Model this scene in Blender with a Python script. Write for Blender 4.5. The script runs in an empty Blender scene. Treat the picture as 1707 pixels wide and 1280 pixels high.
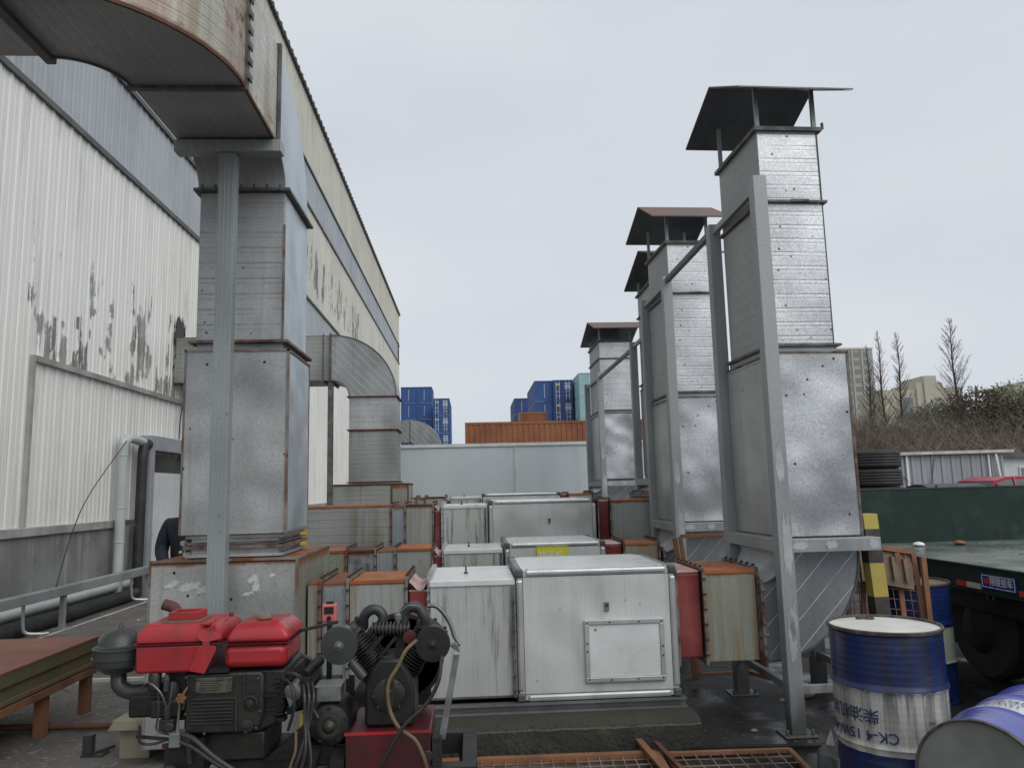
import bpy, math, random
from mathutils import Vector, Matrix
R = math.radians
random.seed(7)
sc = bpy.context.scene
col = sc.collection

# ------------------------------------------------------------------ camera
def cam_matrix(yaw, pitch, roll, loc):
    cy, sy, cp, sp = math.cos(yaw), math.sin(yaw), math.cos(pitch), math.sin(pitch)
    f = Vector((sy*cp, cy*cp, sp)); r = Vector((cy, -sy, 0)); u = r.cross(f)
    c, s = math.cos(roll), math.sin(roll)
    r2 = r*c + u*s; u2 = -r*s + u*c
    m = Matrix((r2, u2, -f)).transposed().to_4x4(); m.translation = loc
    return m
cd = bpy.data.cameras.new('camera'); cam = bpy.data.objects.new('camera', cd); col.objects.link(cam)
cd.sensor_width = 36; cd.lens = 26.63; cd.clip_start = .05; cd.clip_end = 3000
cam.matrix_world = cam_matrix(0.0558, 0.1385, -0.0243, Vector((0, 0, 1.65)))
sc.camera = cam

# ------------------------------------------------------------------ sky and light (overcast)
w = bpy.data.worlds.new('World'); sc.world = w; w.use_nodes = True
nt = w.node_tree; nt.nodes.clear()
def wn(t, **k):
    n = nt.nodes.new(t)
    for a, b in k.items(): setattr(n, a, b)
    return n
sky = wn('ShaderNodeTexSky', sky_type='NISHITA', sun_disc=False, sun_elevation=R(48), sun_rotation=R(142), air_density=1, dust_density=4)
hsv = wn('ShaderNodeHueSaturation'); hsv.inputs['Saturation'].default_value = .12
nt.links.new(sky.outputs[0], hsv.inputs['Color'])
tc = wn('ShaderNodeTexCoord'); mp = wn('ShaderNodeMapping'); mp.inputs['Scale'].default_value = (1, 1, 2.6)
nz = wn('ShaderNodeTexNoise'); nz.inputs['Scale'].default_value = 1.9; nz.inputs['Detail'].default_value = 5; nz.inputs['Roughness'].default_value = .45
rp = wn('ShaderNodeValToRGB')
rp.color_ramp.elements[0].position = .25; rp.color_ramp.elements[0].color = (5.3, 5.8, 6.45, 1)
rp.color_ramp.elements[1].position = .8; rp.color_ramp.elements[1].color = (6.75, 7.05, 7.4, 1)
nt.links.new(tc.outputs['Generated'], mp.inputs[0]); nt.links.new(mp.outputs[0], nz.inputs['Vector']); nt.links.new(nz.outputs[0], rp.inputs[0])
mx = wn('ShaderNodeMixRGB'); mx.inputs[0].default_value = .94
nt.links.new(hsv.outputs[0], mx.inputs[1]); nt.links.new(rp.outputs[0], mx.inputs[2])
bg = wn('ShaderNodeBackground'); bg.inputs['Strength'].default_value = .112
ow = wn('ShaderNodeOutputWorld')
nt.links.new(mx.outputs[0], bg.inputs[0]); nt.links.new(bg.outputs[0], ow.inputs[0])
sl = bpy.data.lights.new('sun', 'SUN'); sun = bpy.data.objects.new('sun', sl); col.objects.link(sun)
sl.energy = 1.5; sl.angle = R(55); sl.color = (1, .97, .93)
sun.rotation_euler = (R(44), 0, R(38)); sun.location = (0, -10, 30)
sc.view_settings.view_transform = 'Standard'; sc.view_settings.look = 'None'
sc.view_settings.exposure = 0; sc.view_settings.gamma = 1; sc.view_settings.use_curve_mapping = False

# ------------------------------------------------------------------ materials
class NB:
    def __init__(s, m): s.t = m.node_tree; s.co = None
    def n(s, typ, ins=None, **k):
        n = s.t.nodes.new('ShaderNode'+typ)
        for a, b in k.items(): setattr(n, a, b)
        for a, b in (ins or {}).items(): s.set(n.inputs[a], b)
        return n
    def set(s, sock, v):
        if isinstance(v, bpy.types.NodeSocket): s.t.links.new(v, sock)
        else:
            if isinstance(v, tuple) and len(v) == 3 and sock.type == 'RGBA': v = v+(1,)
            sock.default_value = v
    def math(s, op, a, b=0., c=0., clamp=False):
        n = s.n('Math', operation=op, use_clamp=clamp)
        s.set(n.inputs[0], a); s.set(n.inputs[1], b); s.set(n.inputs[2], c)
        return n.outputs[0]
    def mix(s, f, a, b, mode='MIX'):
        n = s.n('MixRGB', blend_type=mode); s.set(n.inputs[0], f); s.set(n.inputs[1], a); s.set(n.inputs[2], b)
        return n.outputs[0]
    def step(s, v, lo, hi):
        n = s.n('MapRange', interpolation_type='SMOOTHSTEP'); s.set(n.inputs[0], v)
        s.set(n.inputs[1], lo); s.set(n.inputs[2], hi); n.inputs[3].default_value = 0; n.inputs[4].default_value = 1
        return n.outputs[0]
    def noise(s, scale, vec=(1, 1, 1), detail=3, rough=.55, off=0):
        mp = s.n('Mapping', {0: s.co}); mp.inputs['Scale'].default_value = vec; mp.inputs['Location'].default_value = (off, off*.7, off*1.3)
        n = s.n('TexNoise', {'Vector': mp.outputs[0], 'Scale': scale, 'Detail': detail, 'Roughness': rough})
        return n.outputs[0]
MATS = {}
def M(name, c1, c2=None, rough=.5, metal=0., vs=2.5, streak=None, rust=None, rib=None, spots=0., spangle=0., grime=None, bump=0., rvar=.12, ss=9., dirt_lo=None, coat=0., wave=0., band=None, spec=.5, sthr=(.48, .72)):
    """weathered surface. streak=(colour, amount) vertical drips; rust=(amount, edge 't','b','l','r' string, width);
    rib=(direction, pitch, darkness, bump) ; spots dark dots ; spangle zinc flower"""
    m = bpy.data.materials.new(name); m.use_nodes = True; MATS[name] = m
    b = NB(m); bs = m.node_tree.nodes['Principled BSDF']
    tcn = b.n('TexCoord'); b.co = tcn.outputs['Object']; gen = tcn.outputs['Generated']
    geo = b.n('NewGeometry')
    c = c1+(1,) ; c = b.n('RGB').outputs[0]; c.default_value = c1+(1,)
    rg = rough
    if band:      # painted bands by height: [(z, colour), ...] ascending
        sp = b.n('SeparateXYZ', {0: b.co}); z = sp.outputs[band[0]]
        wob = b.math('MULTIPLY_ADD', b.noise(14), .012, z)
        for zz, cc in band[1]:
            c = b.mix(b.math('GREATER_THAN', wob, zz+.006), c, cc+(1,))
    if c2:
        f = b.step(b.noise(vs, (1, 1, .55), 1, .4), .34, .68) if spangle else b.step(b.noise(vs, detail=4), .36, .66)
        c = b.mix(f, c, c2+(1,))
    if spangle:
        v = b.n('TexVoronoi', {'Vector': b.co, 'Scale': 95.}); 
        f = b.math('MULTIPLY', b.math('MULTIPLY', b.step(b.noise(110, detail=1), .52, .64), b.step(b.noise(1.4, detail=2, off=4.4), .4, .65)), spangle)
        sepc = b.n('SeparateColor', {0: v.outputs['Color']})
        k = b.math('MULTIPLY_ADD', sepc.outputs[0], spangle*.5, 1-spangle*.3)
        c = b.mix(1., c, b.n('CombineColor', {0: k, 1: k, 2: k}).outputs[0], 'MULTIPLY')
        c = b.mix(b.math('MULTIPLY', f, .7), c, (c1[0]*.45, c1[1]*.45, c1[2]*.47, 1))
    if streak:
        s1 = b.noise(ss, (1, 1, .06), 4, .7, 3.1); s2 = b.noise(1.1, detail=3, off=7.7)
        f = b.math('MULTIPLY', b.step(s1, *sthr), b.step(s2, .3, .62))
        c = b.mix(b.math('MULTIPLY', f, streak[1]), c, streak[0]+(1,))
    hgt = None
    if rib:
        d, pitch, dark, bh = rib
        vm = b.n('VectorMath', operation='DOT_PRODUCT'); b.set(vm.inputs[0], b.co); vm.inputs[1].default_value = Vector(d).normalized()
        jit = b.math('MULTIPLY_ADD', b.noise(.8, detail=1), pitch*.5 if pitch < .5 else 0., vm.outputs['Value'])
        if pitch >= .5: jit = b.math('ADD', jit, 100.)
        fr = b.math('PINGPONG', jit, pitch/2)
        ln = b.math('SUBTRACT', 1., b.step(fr, 0., min(.010, pitch*.18) if dark > 0 else .0055))
        fr2 = b.math('PINGPONG', b.math('ADD', jit, pitch*.30), pitch/2)
        ln2 = b.math('MULTIPLY', b.math('SUBTRACT', 1., b.step(fr2, 0., min(.006, pitch*.12))), .6)
        if dark > 0: ln = b.math('MAXIMUM', ln, ln2)
        ln = b.math('MULTIPLY', ln, b.step(b.noise(3., detail=2, off=1.), .25, .55))
        tgt = (c1[0]*.35, c1[1]*.35, c1[2]*.35) if dark > 0 else tuple(min(.95, x*2.6) for x in c1)
        c = b.mix(b.math('MULTIPLY', ln, abs(dark)), c, tgt+(1,))
        hgt = b.math('MULTIPLY', ln, -bh)
    if grime:
        f = b.step(b.noise(3.3, detail=5, rough=.7, off=5.), .5, .74)
        c = b.mix(b.math('MULTIPLY', f, grime[1]), c, grime[0]+(1,))
    if spots:
        v = b.n('TexVoronoi', {'Vector': b.co, 'Scale': 9.})
        f = b.math('MULTIPLY', b.math('LESS_THAN', v.outputs['Distance'], .09), b.step(b.noise(1.7, off=9.), .42, .47))
        c = b.mix(b.math('MULTIPLY', f, spots), c, (.035, .028, .024, 1))
    if dirt_lo:   # splash dirt near the foot: (height, colour)
        sp = b.n('SeparateXYZ', {0: b.co})
        f = b.math('SUBTRACT', 1., b.step(b.math('MULTIPLY_ADD', b.noise(8., (1, 1, .3)), -dirt_lo[0]*1.2, sp.outputs[2]), -dirt_lo[0]*.4, dirt_lo[0]*.6))
        c = b.mix(b.math('MULTIPLY', f, .8), c, dirt_lo[1]+(1,))
    mt = metal; rf = None
    if rust:
        amt, edges, wd = rust
        sp = b.n('SeparateXYZ', {0: gen}); rf = b.math('SUBTRACT', b.noise(4.5, detail=6, rough=.7, off=2.), 1.-amt)
        rf = b.step(rf, 0., .12)
        for e in edges:
            ax = {'t': 2, 'b': 2, 'l': 0, 'r': 0}[e]; v = sp.outputs[ax]
            dd = b.math('SUBTRACT', 1., v) if e in 'tr' else v
            nn = b.noise(7., (1, 1, .35) if e == 't' else (1, 1, 1), 5, .7, 4.)
            ef = b.math('SUBTRACT', 1., b.step(dd, b.math('MULTIPLY', b.math('SUBTRACT', nn, .32), wd*1.2), b.math('MULTIPLY', nn, wd*2.6)))
            rf = b.math('MAXIMUM', rf, ef)
        rc = b.mix(b.noise(11., detail=4, off=6.), (.085, .034, .020, 1), (.25, .095, .038, 1))
        c = b.mix(rf, c, rc)
        mt = b.math('MULTIPLY', metal, b.math('SUBTRACT', 1., rf))
    rn = b.math('MULTIPLY_ADD', b.noise(1.7 if spangle else 5., detail=1 if spangle else 4, off=8.), rvar*2, rough-rvar)
    if rf is not None: rn = b.mix(rf, rn, (.85, .85, .85, 1))
    b.set(bs.inputs['Base Color'], c); b.set(bs.inputs['Roughness'], rn); b.set(bs.inputs['Metallic'], mt)
    bs.inputs['Specular IOR Level'].default_value = spec
    if coat: bs.inputs['Coat Weight'].default_value = coat; bs.inputs['Coat Roughness'].default_value = .15
    nrm = None
    if wave:      # oil-canning of thin sheet
        bm_ = b.n('Bump', {'Height': b.noise(1.9, detail=1, off=11.), 'Strength': 1., 'Distance': wave}); nrm = bm_.outputs[0]
    if hgt is not None:
        bm_ = b.n('Bump', {'Height': hgt, 'Strength': .9, 'Distance': 1.})
        if nrm: b.set(bm_.inputs['Normal'], nrm)
        nrm = bm_.outputs[0]
    if bump:
        bm_ = b.n('Bump', {'Height': b.noise(38., detail=5, off=13.), 'Strength': .7, 'Distance': bump})
        if nrm: b.set(bm_.inputs['Normal'], nrm)
        nrm = bm_.outputs[0]
    if nrm: b.set(bs.inputs['Normal'], nrm)
    return m
Z = (0, 0, 1)
RUSTC = (.16, .05, .022)
gal_dull = M('galvanised dull', (.44, .455, .455), (.31, .32, .325), .42, .45, 1.6, ((.20, .205, .20), .4), (.0, 't', .008), (Z, .11, .35, .002), .8, .35, wave=.05)
gal_sheet = M('galvanised plain sheet', (.46, .475, .47), (.29, .30, .305), .38, .45, 1.3, ((.24, .24, .23), .5), (.0, 't', .006), None, 1., .45, wave=.07)
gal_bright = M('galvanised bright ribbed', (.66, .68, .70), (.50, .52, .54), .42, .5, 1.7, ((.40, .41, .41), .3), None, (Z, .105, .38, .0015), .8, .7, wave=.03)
gal_blot = M('galvanised bright blotched', (.56, .58, .61), (.32, .335, .35), .42, .5, 1.25, ((.3, .3, .28), .3), (.0, 'b', .006), None, 1., .6, wave=.12)
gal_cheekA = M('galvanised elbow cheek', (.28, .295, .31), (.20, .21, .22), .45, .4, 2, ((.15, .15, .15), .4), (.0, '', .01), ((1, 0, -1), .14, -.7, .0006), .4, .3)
gal_cheekB = M('galvanised far elbow cheek', (.36, .375, .38), (.26, .27, .27), .45, .5, 2, ((.13, .13, .11), .5), None, ((1, 0, 1), .13, -.6, .0008), .4, .25)
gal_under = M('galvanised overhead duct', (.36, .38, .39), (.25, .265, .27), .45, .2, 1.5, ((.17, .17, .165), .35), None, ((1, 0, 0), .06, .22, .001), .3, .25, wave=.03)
gal_moss = M('galvanised stained outer skin', (.62, .62, .58), (.45, .46, .38), .5, .2, 3, ((.22, .10, .045), .65), (.445, 'b', .02), (Z, .07, .3, .002), .3, .4, ((.30, .28, .12), .6), wave=.03, ss=2.6, sthr=(.42, .60))
gal_lit_side = M('galvanised lit side', (.58, .63, .67), (.40, .46, .50), .36, .6, 1.6, ((.42, .40, .37), .35), None, ((0, .5, 1), .13, .18, .001), .2, .3, wave=.08)  # paler, bluer copy for right-hand faces: light painted into the colour
gal_mossy = M('galvanised mossy ribs', (.34, .35, .345), (.22, .23, .22), .5, .35, 1.8, ((.14, .13, .05), .8), (.0, 't', .02), (Z, .09, .45, .002), .5, .25, ss=5)
steel_post = M('painted grey steel post', (.34, .355, .36), (.26, .275, .28), .5, .15, 2.2, ((.18, .18, .165), .4), (.0, '', .01), None, .2, .2, dirt_lo=(.35, (.05, .05, .05)))
steel_chan = M('galvanised channel', (.36, .39, .39), (.27, .30, .30), .45, .4, 2.2, ((.22, .2, .16), .4), None, None, .3, .2)
patch_paint = M('silver touch-up paint', (.47, .48, .49), (.38, .39, .40), .5, .2, 6)
dark_flange = M('dark angle flange', (.075, .075, .075), (.16, .15, .14), .6, .3, 8, None, (.22, '', .1))
rust_flange = M('rusted angle flange', (.085, .040, .028), (.22, .19, .17), .8, .1, 7, None, (.35, '', .1), bump=.004)
rust_edge = M('rust edged seam', (.15, .10, .075), (.24, .235, .225), .75, .1, 3.5, None, (.50, '', .1))
gal_base = M('galvanised sheet rusting from its top edge', (.44, .455, .44), (.31, .32, .31), .42, .4, 1.3, ((.27, .26, .23), .5), (.0, 't', .022), None, 1., .45, ((.46, .46, .43), .3), wave=.07)
rust_plate = M('rusted plate', (.19, .062, .026), (.30, .115, .045), .75, .0, 3.5, None, None, None, .3, grime=((.09, .035, .02), .6), bump=.003)
rust_dark = M('dark rust', (.065, .030, .022), (.13, .055, .030), .8, 0, 5, bump=.003)
hood_under = M('hood sheet', (.09, .095, .10), (.14, .145, .15), .45, .5, 2, None, None, ((1, 0, 0), .2, .2, .002))
hood_rust = M('hood sheet rusted', (.10, .10, .10), (.23, .075, .035), .6, .2, 1.5, None, (.30, '', .1))
white_panel = M('white insulated panel', (.53, .555, .545), (.46, .48, .47), .35, 0, 1.7, ((.33, .33, .28), .4), None, ((1, 0, 0), .034, .07, .0004), .25, 0, ((.40, .385, .31), .3), wave=.10, ss=14, spec=.4)
white_box = M('white ribbed panel box', (.45, .465, .45), (.39, .405, .39), .45, 0, 1.7, ((.13, .125, .08), .8), None, ((1, 0, 0), .05, .12, .0008), 0, 0, ((.33, .32, .25), .35), ss=20, sthr=(.50, .62))
white_top = M('white panel top', (.66, .68, .67), (.58, .60, .59), .3, 0, 2, None, None, None, .7, 0, ((.3, .3, .28), .35))
alu_trim = M('aluminium extrusion', (.55, .56, .56), (.45, .46, .46), .32, .55, 4, ((.3, .3, .28), .3))
plastic_corner = M('grey plastic corner', (.12, .122, .122), (.17, .172, .172), .45)
duct_grey = M('grey painted duct', (.34, .355, .335), (.27, .285, .265), .5, .1, 2, ((.20, .14, .06), .8), (.02, 't', .035), ((1, 0, 0), .06, .2, .001), .4, .15, ss=9)
duct_rusty = M('grey duct with rust runs', (.23, .25, .205), (.29, .305, .25), .55, .1, 2.4, ((.24, .12, .035), .95), (.06, 't', .05), ((1, 0, 0), .07, .3, .001), .5, .1, ss=7, sthr=(.44, .66))
duct_white = M('pale zinc duct collar', (.38, .42, .44), (.30, .34, .36), .35, .5, 2.4, None, (.02, 't', .05), ((1, 0, 0), .07, .2, .002), .3, .3)
mottled = M('mottled zinc duct', (.36, .38, .39), (.16, .17, .17), .4, .5, 14, None, (.20, 't', .10), None, .5, .5)
red_fabric = M('red flexible fabric', (.24, .045, .042), (.17, .034, .032), .8, 0, 3, ((.34, .2, .18), .35), None, None, 0, 0, ((.10, .04, .035), .4), bump=.006, wave=.25)
red_faded = M('faded fabric top', (.50, .38, .36), (.36, .2, .19), .85, 0, 7, bump=.01)
bolt_m = M('bolt steel', (.05, .04, .035), None, .6, .3)
concrete_wall = M('weathered concrete', (.23, .23, .225), (.16, .16, .158), .85, 0, 1.3, ((.42, .42, .41), .7), None, None, 0, 0, ((.1, .1, .095), .5), bump=.004, ss=6)
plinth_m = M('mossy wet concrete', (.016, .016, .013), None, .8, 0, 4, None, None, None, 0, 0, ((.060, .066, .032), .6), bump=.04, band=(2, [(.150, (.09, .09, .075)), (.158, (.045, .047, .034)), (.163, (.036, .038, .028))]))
yellow_paint = M('yellow paint', (.50, .40, .10), (.42, .33, .08), .6, 0, 5, ((.25, .2, .08), .5))
black_paint = M('black paint worn', (.03, .03, .028), (.07, .065, .055), .55, 0, 4)
red_paint = M('red enamel', (.40, .020, .028), (.30, .017, .022), .38, 0, 4, ((.12, .035, .025), .6), None, None, .3, 0, ((.085, .045, .03), .75), coat=.12)
red_dark = M('dark red paint', (.09, .010, .016), (.045, .010, .012), .4, 0, 4, None, None, None, 0, 0, ((.02, .012, .010), .7))
iron = M('oily cast iron', (.015, .014, .0125), (.026, .024, .02), .5, .1, 9, ((.05, .043, .032), .3), None, None, 0, 0, ((.05, .042, .03), .5), bump=.004)
iron_dark = M('black greasy steel', (.009, .009, .009), (.018, .0175, .017), .5, .1, 8, None, None, None, 0, 0, ((.03, .026, .02), .4), bump=.003)
black_plastic = M('black rubber', (.016, .016, .016), (.03, .03, .03), .5, 0, 6)
olive_iron = M('grey green enamel', (.040, .044, .043), (.026, .029, .029), .38, 0, 6, ((.09, .08, .065), .35), None, None, 0, 0, ((.06, .05, .035), .4))
alu_cast = M('cast aluminium', (.26, .27, .27), (.16, .165, .165), .4, .6, 8, None, None, None, 0, 0, ((.06, .05, .04), .6))
brass = M('brass fitting', (.30, .15, .07), (.2, .09, .05), .5, .6, 9)
hose_m = M('brown air hose', (.11, .075, .045), (.16, .12, .06), .6, 0, 5)
pink_plastic = M('red controller case', (.55, .15, .13), None, .5)
table_top = M('rusty steel sheet', (.17, .058, .032), (.23, .085, .045), .55, 0, 1.8, None, None, None, .4, 0, ((.10, .04, .028), .5))
table_side = M('green brown table side', (.085, .082, .045), (.14, .09, .04), .7, 0, 3, ((.05, .045, .03), .6), (.12, '', .1), None, .3)
table_leg = M('rusty angle leg', (.20, .085, .04), (.12, .05, .03), .75, 0, 4)
orange_fr = M('orange primer frame', (.26, .115, .05), (.18, .085, .045), .7, 0, 5, None, (.3, '', .1), None, .3, 0, ((.10, .075, .05), .75))
orange_rust = M('brown weathered mesh frame', (.20, .09, .05), (.28, .14, .08), .7, 0, 5, None, (.2, '', .1))
wire_m = M('rusty wire', (.22, .10, .05), (.3, .25, .2), .6, .2, 9)
wood_m = M('weathered board', (.20, .145, .10), (.13, .095, .07), .8, 0, 5, bump=.003)
BL = (.009, .023, .105); WT = (.46, .455, .42)
drum_m = M('blue and white drum', BL, None, .32, 0, 3, ((.02, .02, .03), .8), None, None, 0, 0, ((.10, .10, .085), .35), coat=.15, ss=13, sthr=(.44, .62), band=(2, [(.262, (.60, .60, .55)), (.286, WT), (.575, (.026, .03, .15)), (.60, BL)]))
drum2_m = M('blue drum with pale band', BL, None, .35, 0, 3, ((.012, .013, .04), .5), None, None, 0, 0, None, coat=.2, band=(2, [(.30, (.36, .37, .31)), (.55, BL)]))
drum3_m = M('bright blue drum', (.07, .085, .36), None, .25, 0, 3, ((.04, .05, .28), .5), None, None, coat=.3, band=(2, [(.36, (.62, .63, .66)), (.58, (.065, .08, .35))]))
drum_lid = M('white drum lid', (.72, .73, .69), (.60, .61, .56), .3, 0, 3, None, (.04, '', .1), None, 0, 0, ((.30, .29, .22), .6))
lid_grey = M('grey drum end', (.26, .265, .25), (.19, .195, .185), .38, .2, 3, None, None, None, .6, 0, ((.13, .13, .11), .4))
lid_brown = M('brown drum end', (.17, .11, .055), (.12, .08, .04), .5, 0, 4)
rim_m = M('drum rim', (.045, .03, .025), (.12, .10, .085), .5, .2, 12)
trailer_g = M('dark green trailer paint', (.010, .026, .021), (.014, .030, .025), .55, 0, 2.5, ((.03, .045, .04), .3), None, None, 0, 0, ((.055, .085, .075), .4), spec=.3)
deck_m = M('wet deck with painted sky sheen', (.30, .33, .31), (.10, .125, .115), .22, .1, 1.1, None, None, None, 0, 0, ((.42, .43, .39), .5), rvar=.12)  # pale tones hold the sky's reflection, painted into the colour
tyre_m = M('tyre rubber', (.022, .022, .023), (.035, .035, .036), .75, 0, 4, None, None, None, bump=.003)
blue_sign = M('blue sign plate', (.015, .03, .19), None, .3)
white_paint = M('white paint', (.75, .76, .76), None, .4)
red_sign = M('red sign paint', (.5, .03, .03), None, .4)
yellow_sign = M('yellow sign plate', (.62, .60, .03), None, .35)
navy_text = M('dark blue lettering', (.018, .025, .10), None, .5)
clad_w = M('white cladding', (.70, .70, .655), (.62, .62, .58), .5, 0, .35, ((.25, .25, .22), .35), None, None, 0, 0, None, ss=3.5)
clad_y = M('cream cladding', (.60, .59, .51), (.52, .51, .44), .5, 0, .35, ((.2, .2, .17), .5), None, ((0, 1, 0), 1.0, .5, .0), 0, 0, None, ss=3.5)
clad_g = M('grey translucent strip', (.40, .435, .46), (.34, .37, .395), .4, 0, .5, ((.24, .25, .255), .6), None, ((0, 1, 0), 1.0, .5, .0), ss=3)
trim_g = M('wall trim', (.40, .395, .37), (.26, .26, .24), .6, 0, 2, ((.16, .15, .13), .6), (.03, '', .1))
dark_gap = M('dark flashing', (.075, .078, .08), (.12, .12, .12), .6)
grey_door = M('grey door frame', (.32, .33, .36), (.27, .28, .31), .5, 0, 2)
door_leaf = M('pale door leaf', (.66, .69, .68), (.58, .61, .60), .5, 0, 2, ((.2, .2, .19), .4))
pvc = M('pale pvc pipe', (.46, .50, .485), (.40, .44, .43), .35, 0, 2, ((.2, .2, .17), .4))
pipe_black = M('black pipe lagging', (.02, .02, .022), (.035, .035, .036), .55, 0, 5)
gwall_m = M('grey blue panel wall', (.55, .60, .62), (.50, .55, .57), .5, 0, .5, ((.42, .455, .46), .5), None, ((1, 0, 0), .12, .12, .001), ss=4)
cream_trim = M('white trim bead', (.58, .57, .54), (.44, .4, .36), .5, 0, 3)
def container_mat(n, c, c2): return M(n, c, c2, .5, 0, .6, (tuple(x*.5 for x in c), .4), None, None, ss=2)
cont_blue = container_mat('blue container', (.025, .085, .26), (.02, .07, .215))
cont_navy = container_mat('navy container', (.022, .055, .19), (.018, .045, .15))
cont_cyan = container_mat('pale cyan container', (.30, .48, .50), (.25, .41, .44))
cont_rust = container_mat('rust brown container', (.30, .115, .045), (.20, .065, .03))
rail_m = M('grey base channel', (.22, .225, .225), (.15, .155, .155), .45, .4, 2.5, ((.08, .08, .075), .5))
tower_m = M('beige tower wall', (.36, .36, .34), (.32, .32, .30), .8, 0, .05)
cream_bld = M('cream building wall', (.43, .40, .32), None, .8)
glass_far = M('far window glass', (.19, .20, .21), None, .3)  # paled against the tower wall: distance haze put into the colour
skin_m = M('skin', (.35, .2, .14), None, .6)
jacket_m = M('navy jacket', (.008, .010, .022), (.014, .016, .030), .8, 0, 9)
hair_m = M('black hair', (.012, .010, .009), None, .6)
bark_m = M('bark', (.06, .048, .038), (.10, .085, .07), .9, 0, 3)
twig_m = M('reddish twigs', (.125, .085, .07), (.075, .058, .048), .9, 0, .6)
twig2_m = M('grey twigs', (.20, .175, .14), (.11, .095, .075), .9, 0, .6)
leaf_a = M('dark evergreen leaves', (.055, .060, .032), (.10, .095, .055), .7, 0, .4)
leaf_b = M('olive leaves', (.12, .10, .06), (.08, .07, .042), .7, 0, .4)
leaf_c = M('brown green leaves', (.12, .088, .055), (.08, .07, .042), .8, 0, .4)
hill_m = M('brushy hill soil', (.07, .062, .045), (.05, .052, .034), .95, 0, .3)
shed_m = M('grey shed cladding', (.34, .365, .39), (.29, .31, .335), .5, 0, .6)
car_red = M('red car paint', (.38, .02, .05), None, .35, .0, coat=.2)
car_dark = M('dark car paint', (.02, .024, .032), None, .4, .1, spec=.3)
glass_m = M('car glass', (.04, .05, .05), None, .12, 0, spec=.5)
wood_block = M('pale block', (.28, .26, .19), (.2, .19, .14), .85, 0, 5)

def peel_material():
    m = M('white cladding peeling', (.80, .80, .76), (.74, .74, .70), .5, 0, .35, ((.33, .33, .30), .45), None, ((0, 1, 0), 1.0, .55, .0), ss=3.5)
    b = NB(m); bs = m.node_tree.nodes['Principled BSDF']
    b.co = [n for n in m.node_tree.nodes if n.type == 'TEX_COORD'][0].outputs['Object']
    sp = b.n('SeparateXYZ', {0: b.co}); z = sp.outputs[2]; y = sp.outputs[1]
    far = b.math('SUBTRACT', 1., b.step(y, 7.6, 8.0))
    up = b.math('MULTIPLY', b.step(z, 3.50, 3.62), b.math('SUBTRACT', 1., b.step(z, 4.2, 7.3)))
    up = b.math('MULTIPLY', up, b.step(y, .0, 1.6))
    lo = b.math('MULTIPLY', b.step(z, 3.0, 3.5), b.math('MULTIPLY', b.math('LESS_THAN', z, 3.55), b.math('MULTIPLY', b.step(y, 1.6, 4.), .62)))
    zone = b.math('MULTIPLY', b.math('MAXIMUM', up, lo), far)
    n1 = b.noise(5.5, (0., 1., .13), 7, .74, 2.); n2 = b.noise(1.3, (1, 1, .8), 3, .6, 5.)
    n1 = b.math('MULTIPLY_ADD', b.noise(30., (0, 1, .5), 3, .7, 1.), .05, n1)
    th = b.math('MULTIPLY_ADD', b.math('MULTIPLY', zone, b.step(n2, .32, .60)), -.41, .90)
    f = b.step(n1, th, b.math('ADD', th, .006))
    c0 = bs.inputs['Base Color'].links[0].from_socket
    edge = b.step(n1, b.math('SUBTRACT', th, .02), th)
    c = b.mix(b.math('MULTIPLY', edge, .6), c0, (.48, .47, .43, 1)); under = b.mix(b.step(b.noise(3., (0, 1, .3), 3), .35, .65), (.15, .155, .145, 1), (.34, .345, .33, 1))
    under = b.mix(b.step(b.noise(9., (0, 1, .2), 4, .7, 8.), .55, .7), under, (.24, .17, .12, 1))
    c = b.mix(f, c, under)
    b.set(bs.inputs['Base Color'], c)
    bp = b.n('Bump', {'Height': f, 'Strength': .6, 'Distance': -.004}); b.set(bs.inputs['Normal'], bp.outputs[0])
    return m
clad_peel = peel_material()
def peel_upper():
    m = M('upper cladding flaking', (.64, .63, .56), (.56, .55, .49), .5, 0, .35, ((.26, .25, .22), .5), None, None, ss=3.5)
    b = NB(m); bs = m.node_tree.nodes['Principled BSDF']
    b.co = [n for n in m.node_tree.nodes if n.type == 'TEX_COORD'][0].outputs['Object']
    sp = b.n('SeparateXYZ', {0: b.co}); z = sp.outputs[2]; y = sp.outputs[1]
    zone = b.math('SUBTRACT', 1., b.step(b.math('ABSOLUTE', b.math('SUBTRACT', z, 10.2)), .5, 1.9))
    zone = b.math('MULTIPLY', zone, b.math('MULTIPLY', b.step(y, 15, 19), b.math('SUBTRACT', 1., b.step(y, 29, 43))))
    n1 = b.noise(2.2, (0., 1., .12), 6, .75, 2.)
    f = b.math('GREATER_THAN', n1, b.math('MULTIPLY_ADD', zone, -.27, .80))
    c0 = bs.inputs['Base Color'].links[0].from_socket
    b.set(bs.inputs['Base Color'], b.mix(f, c0, (.17, .17, .155, 1)))
    return m
clad_up = peel_upper()
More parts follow.
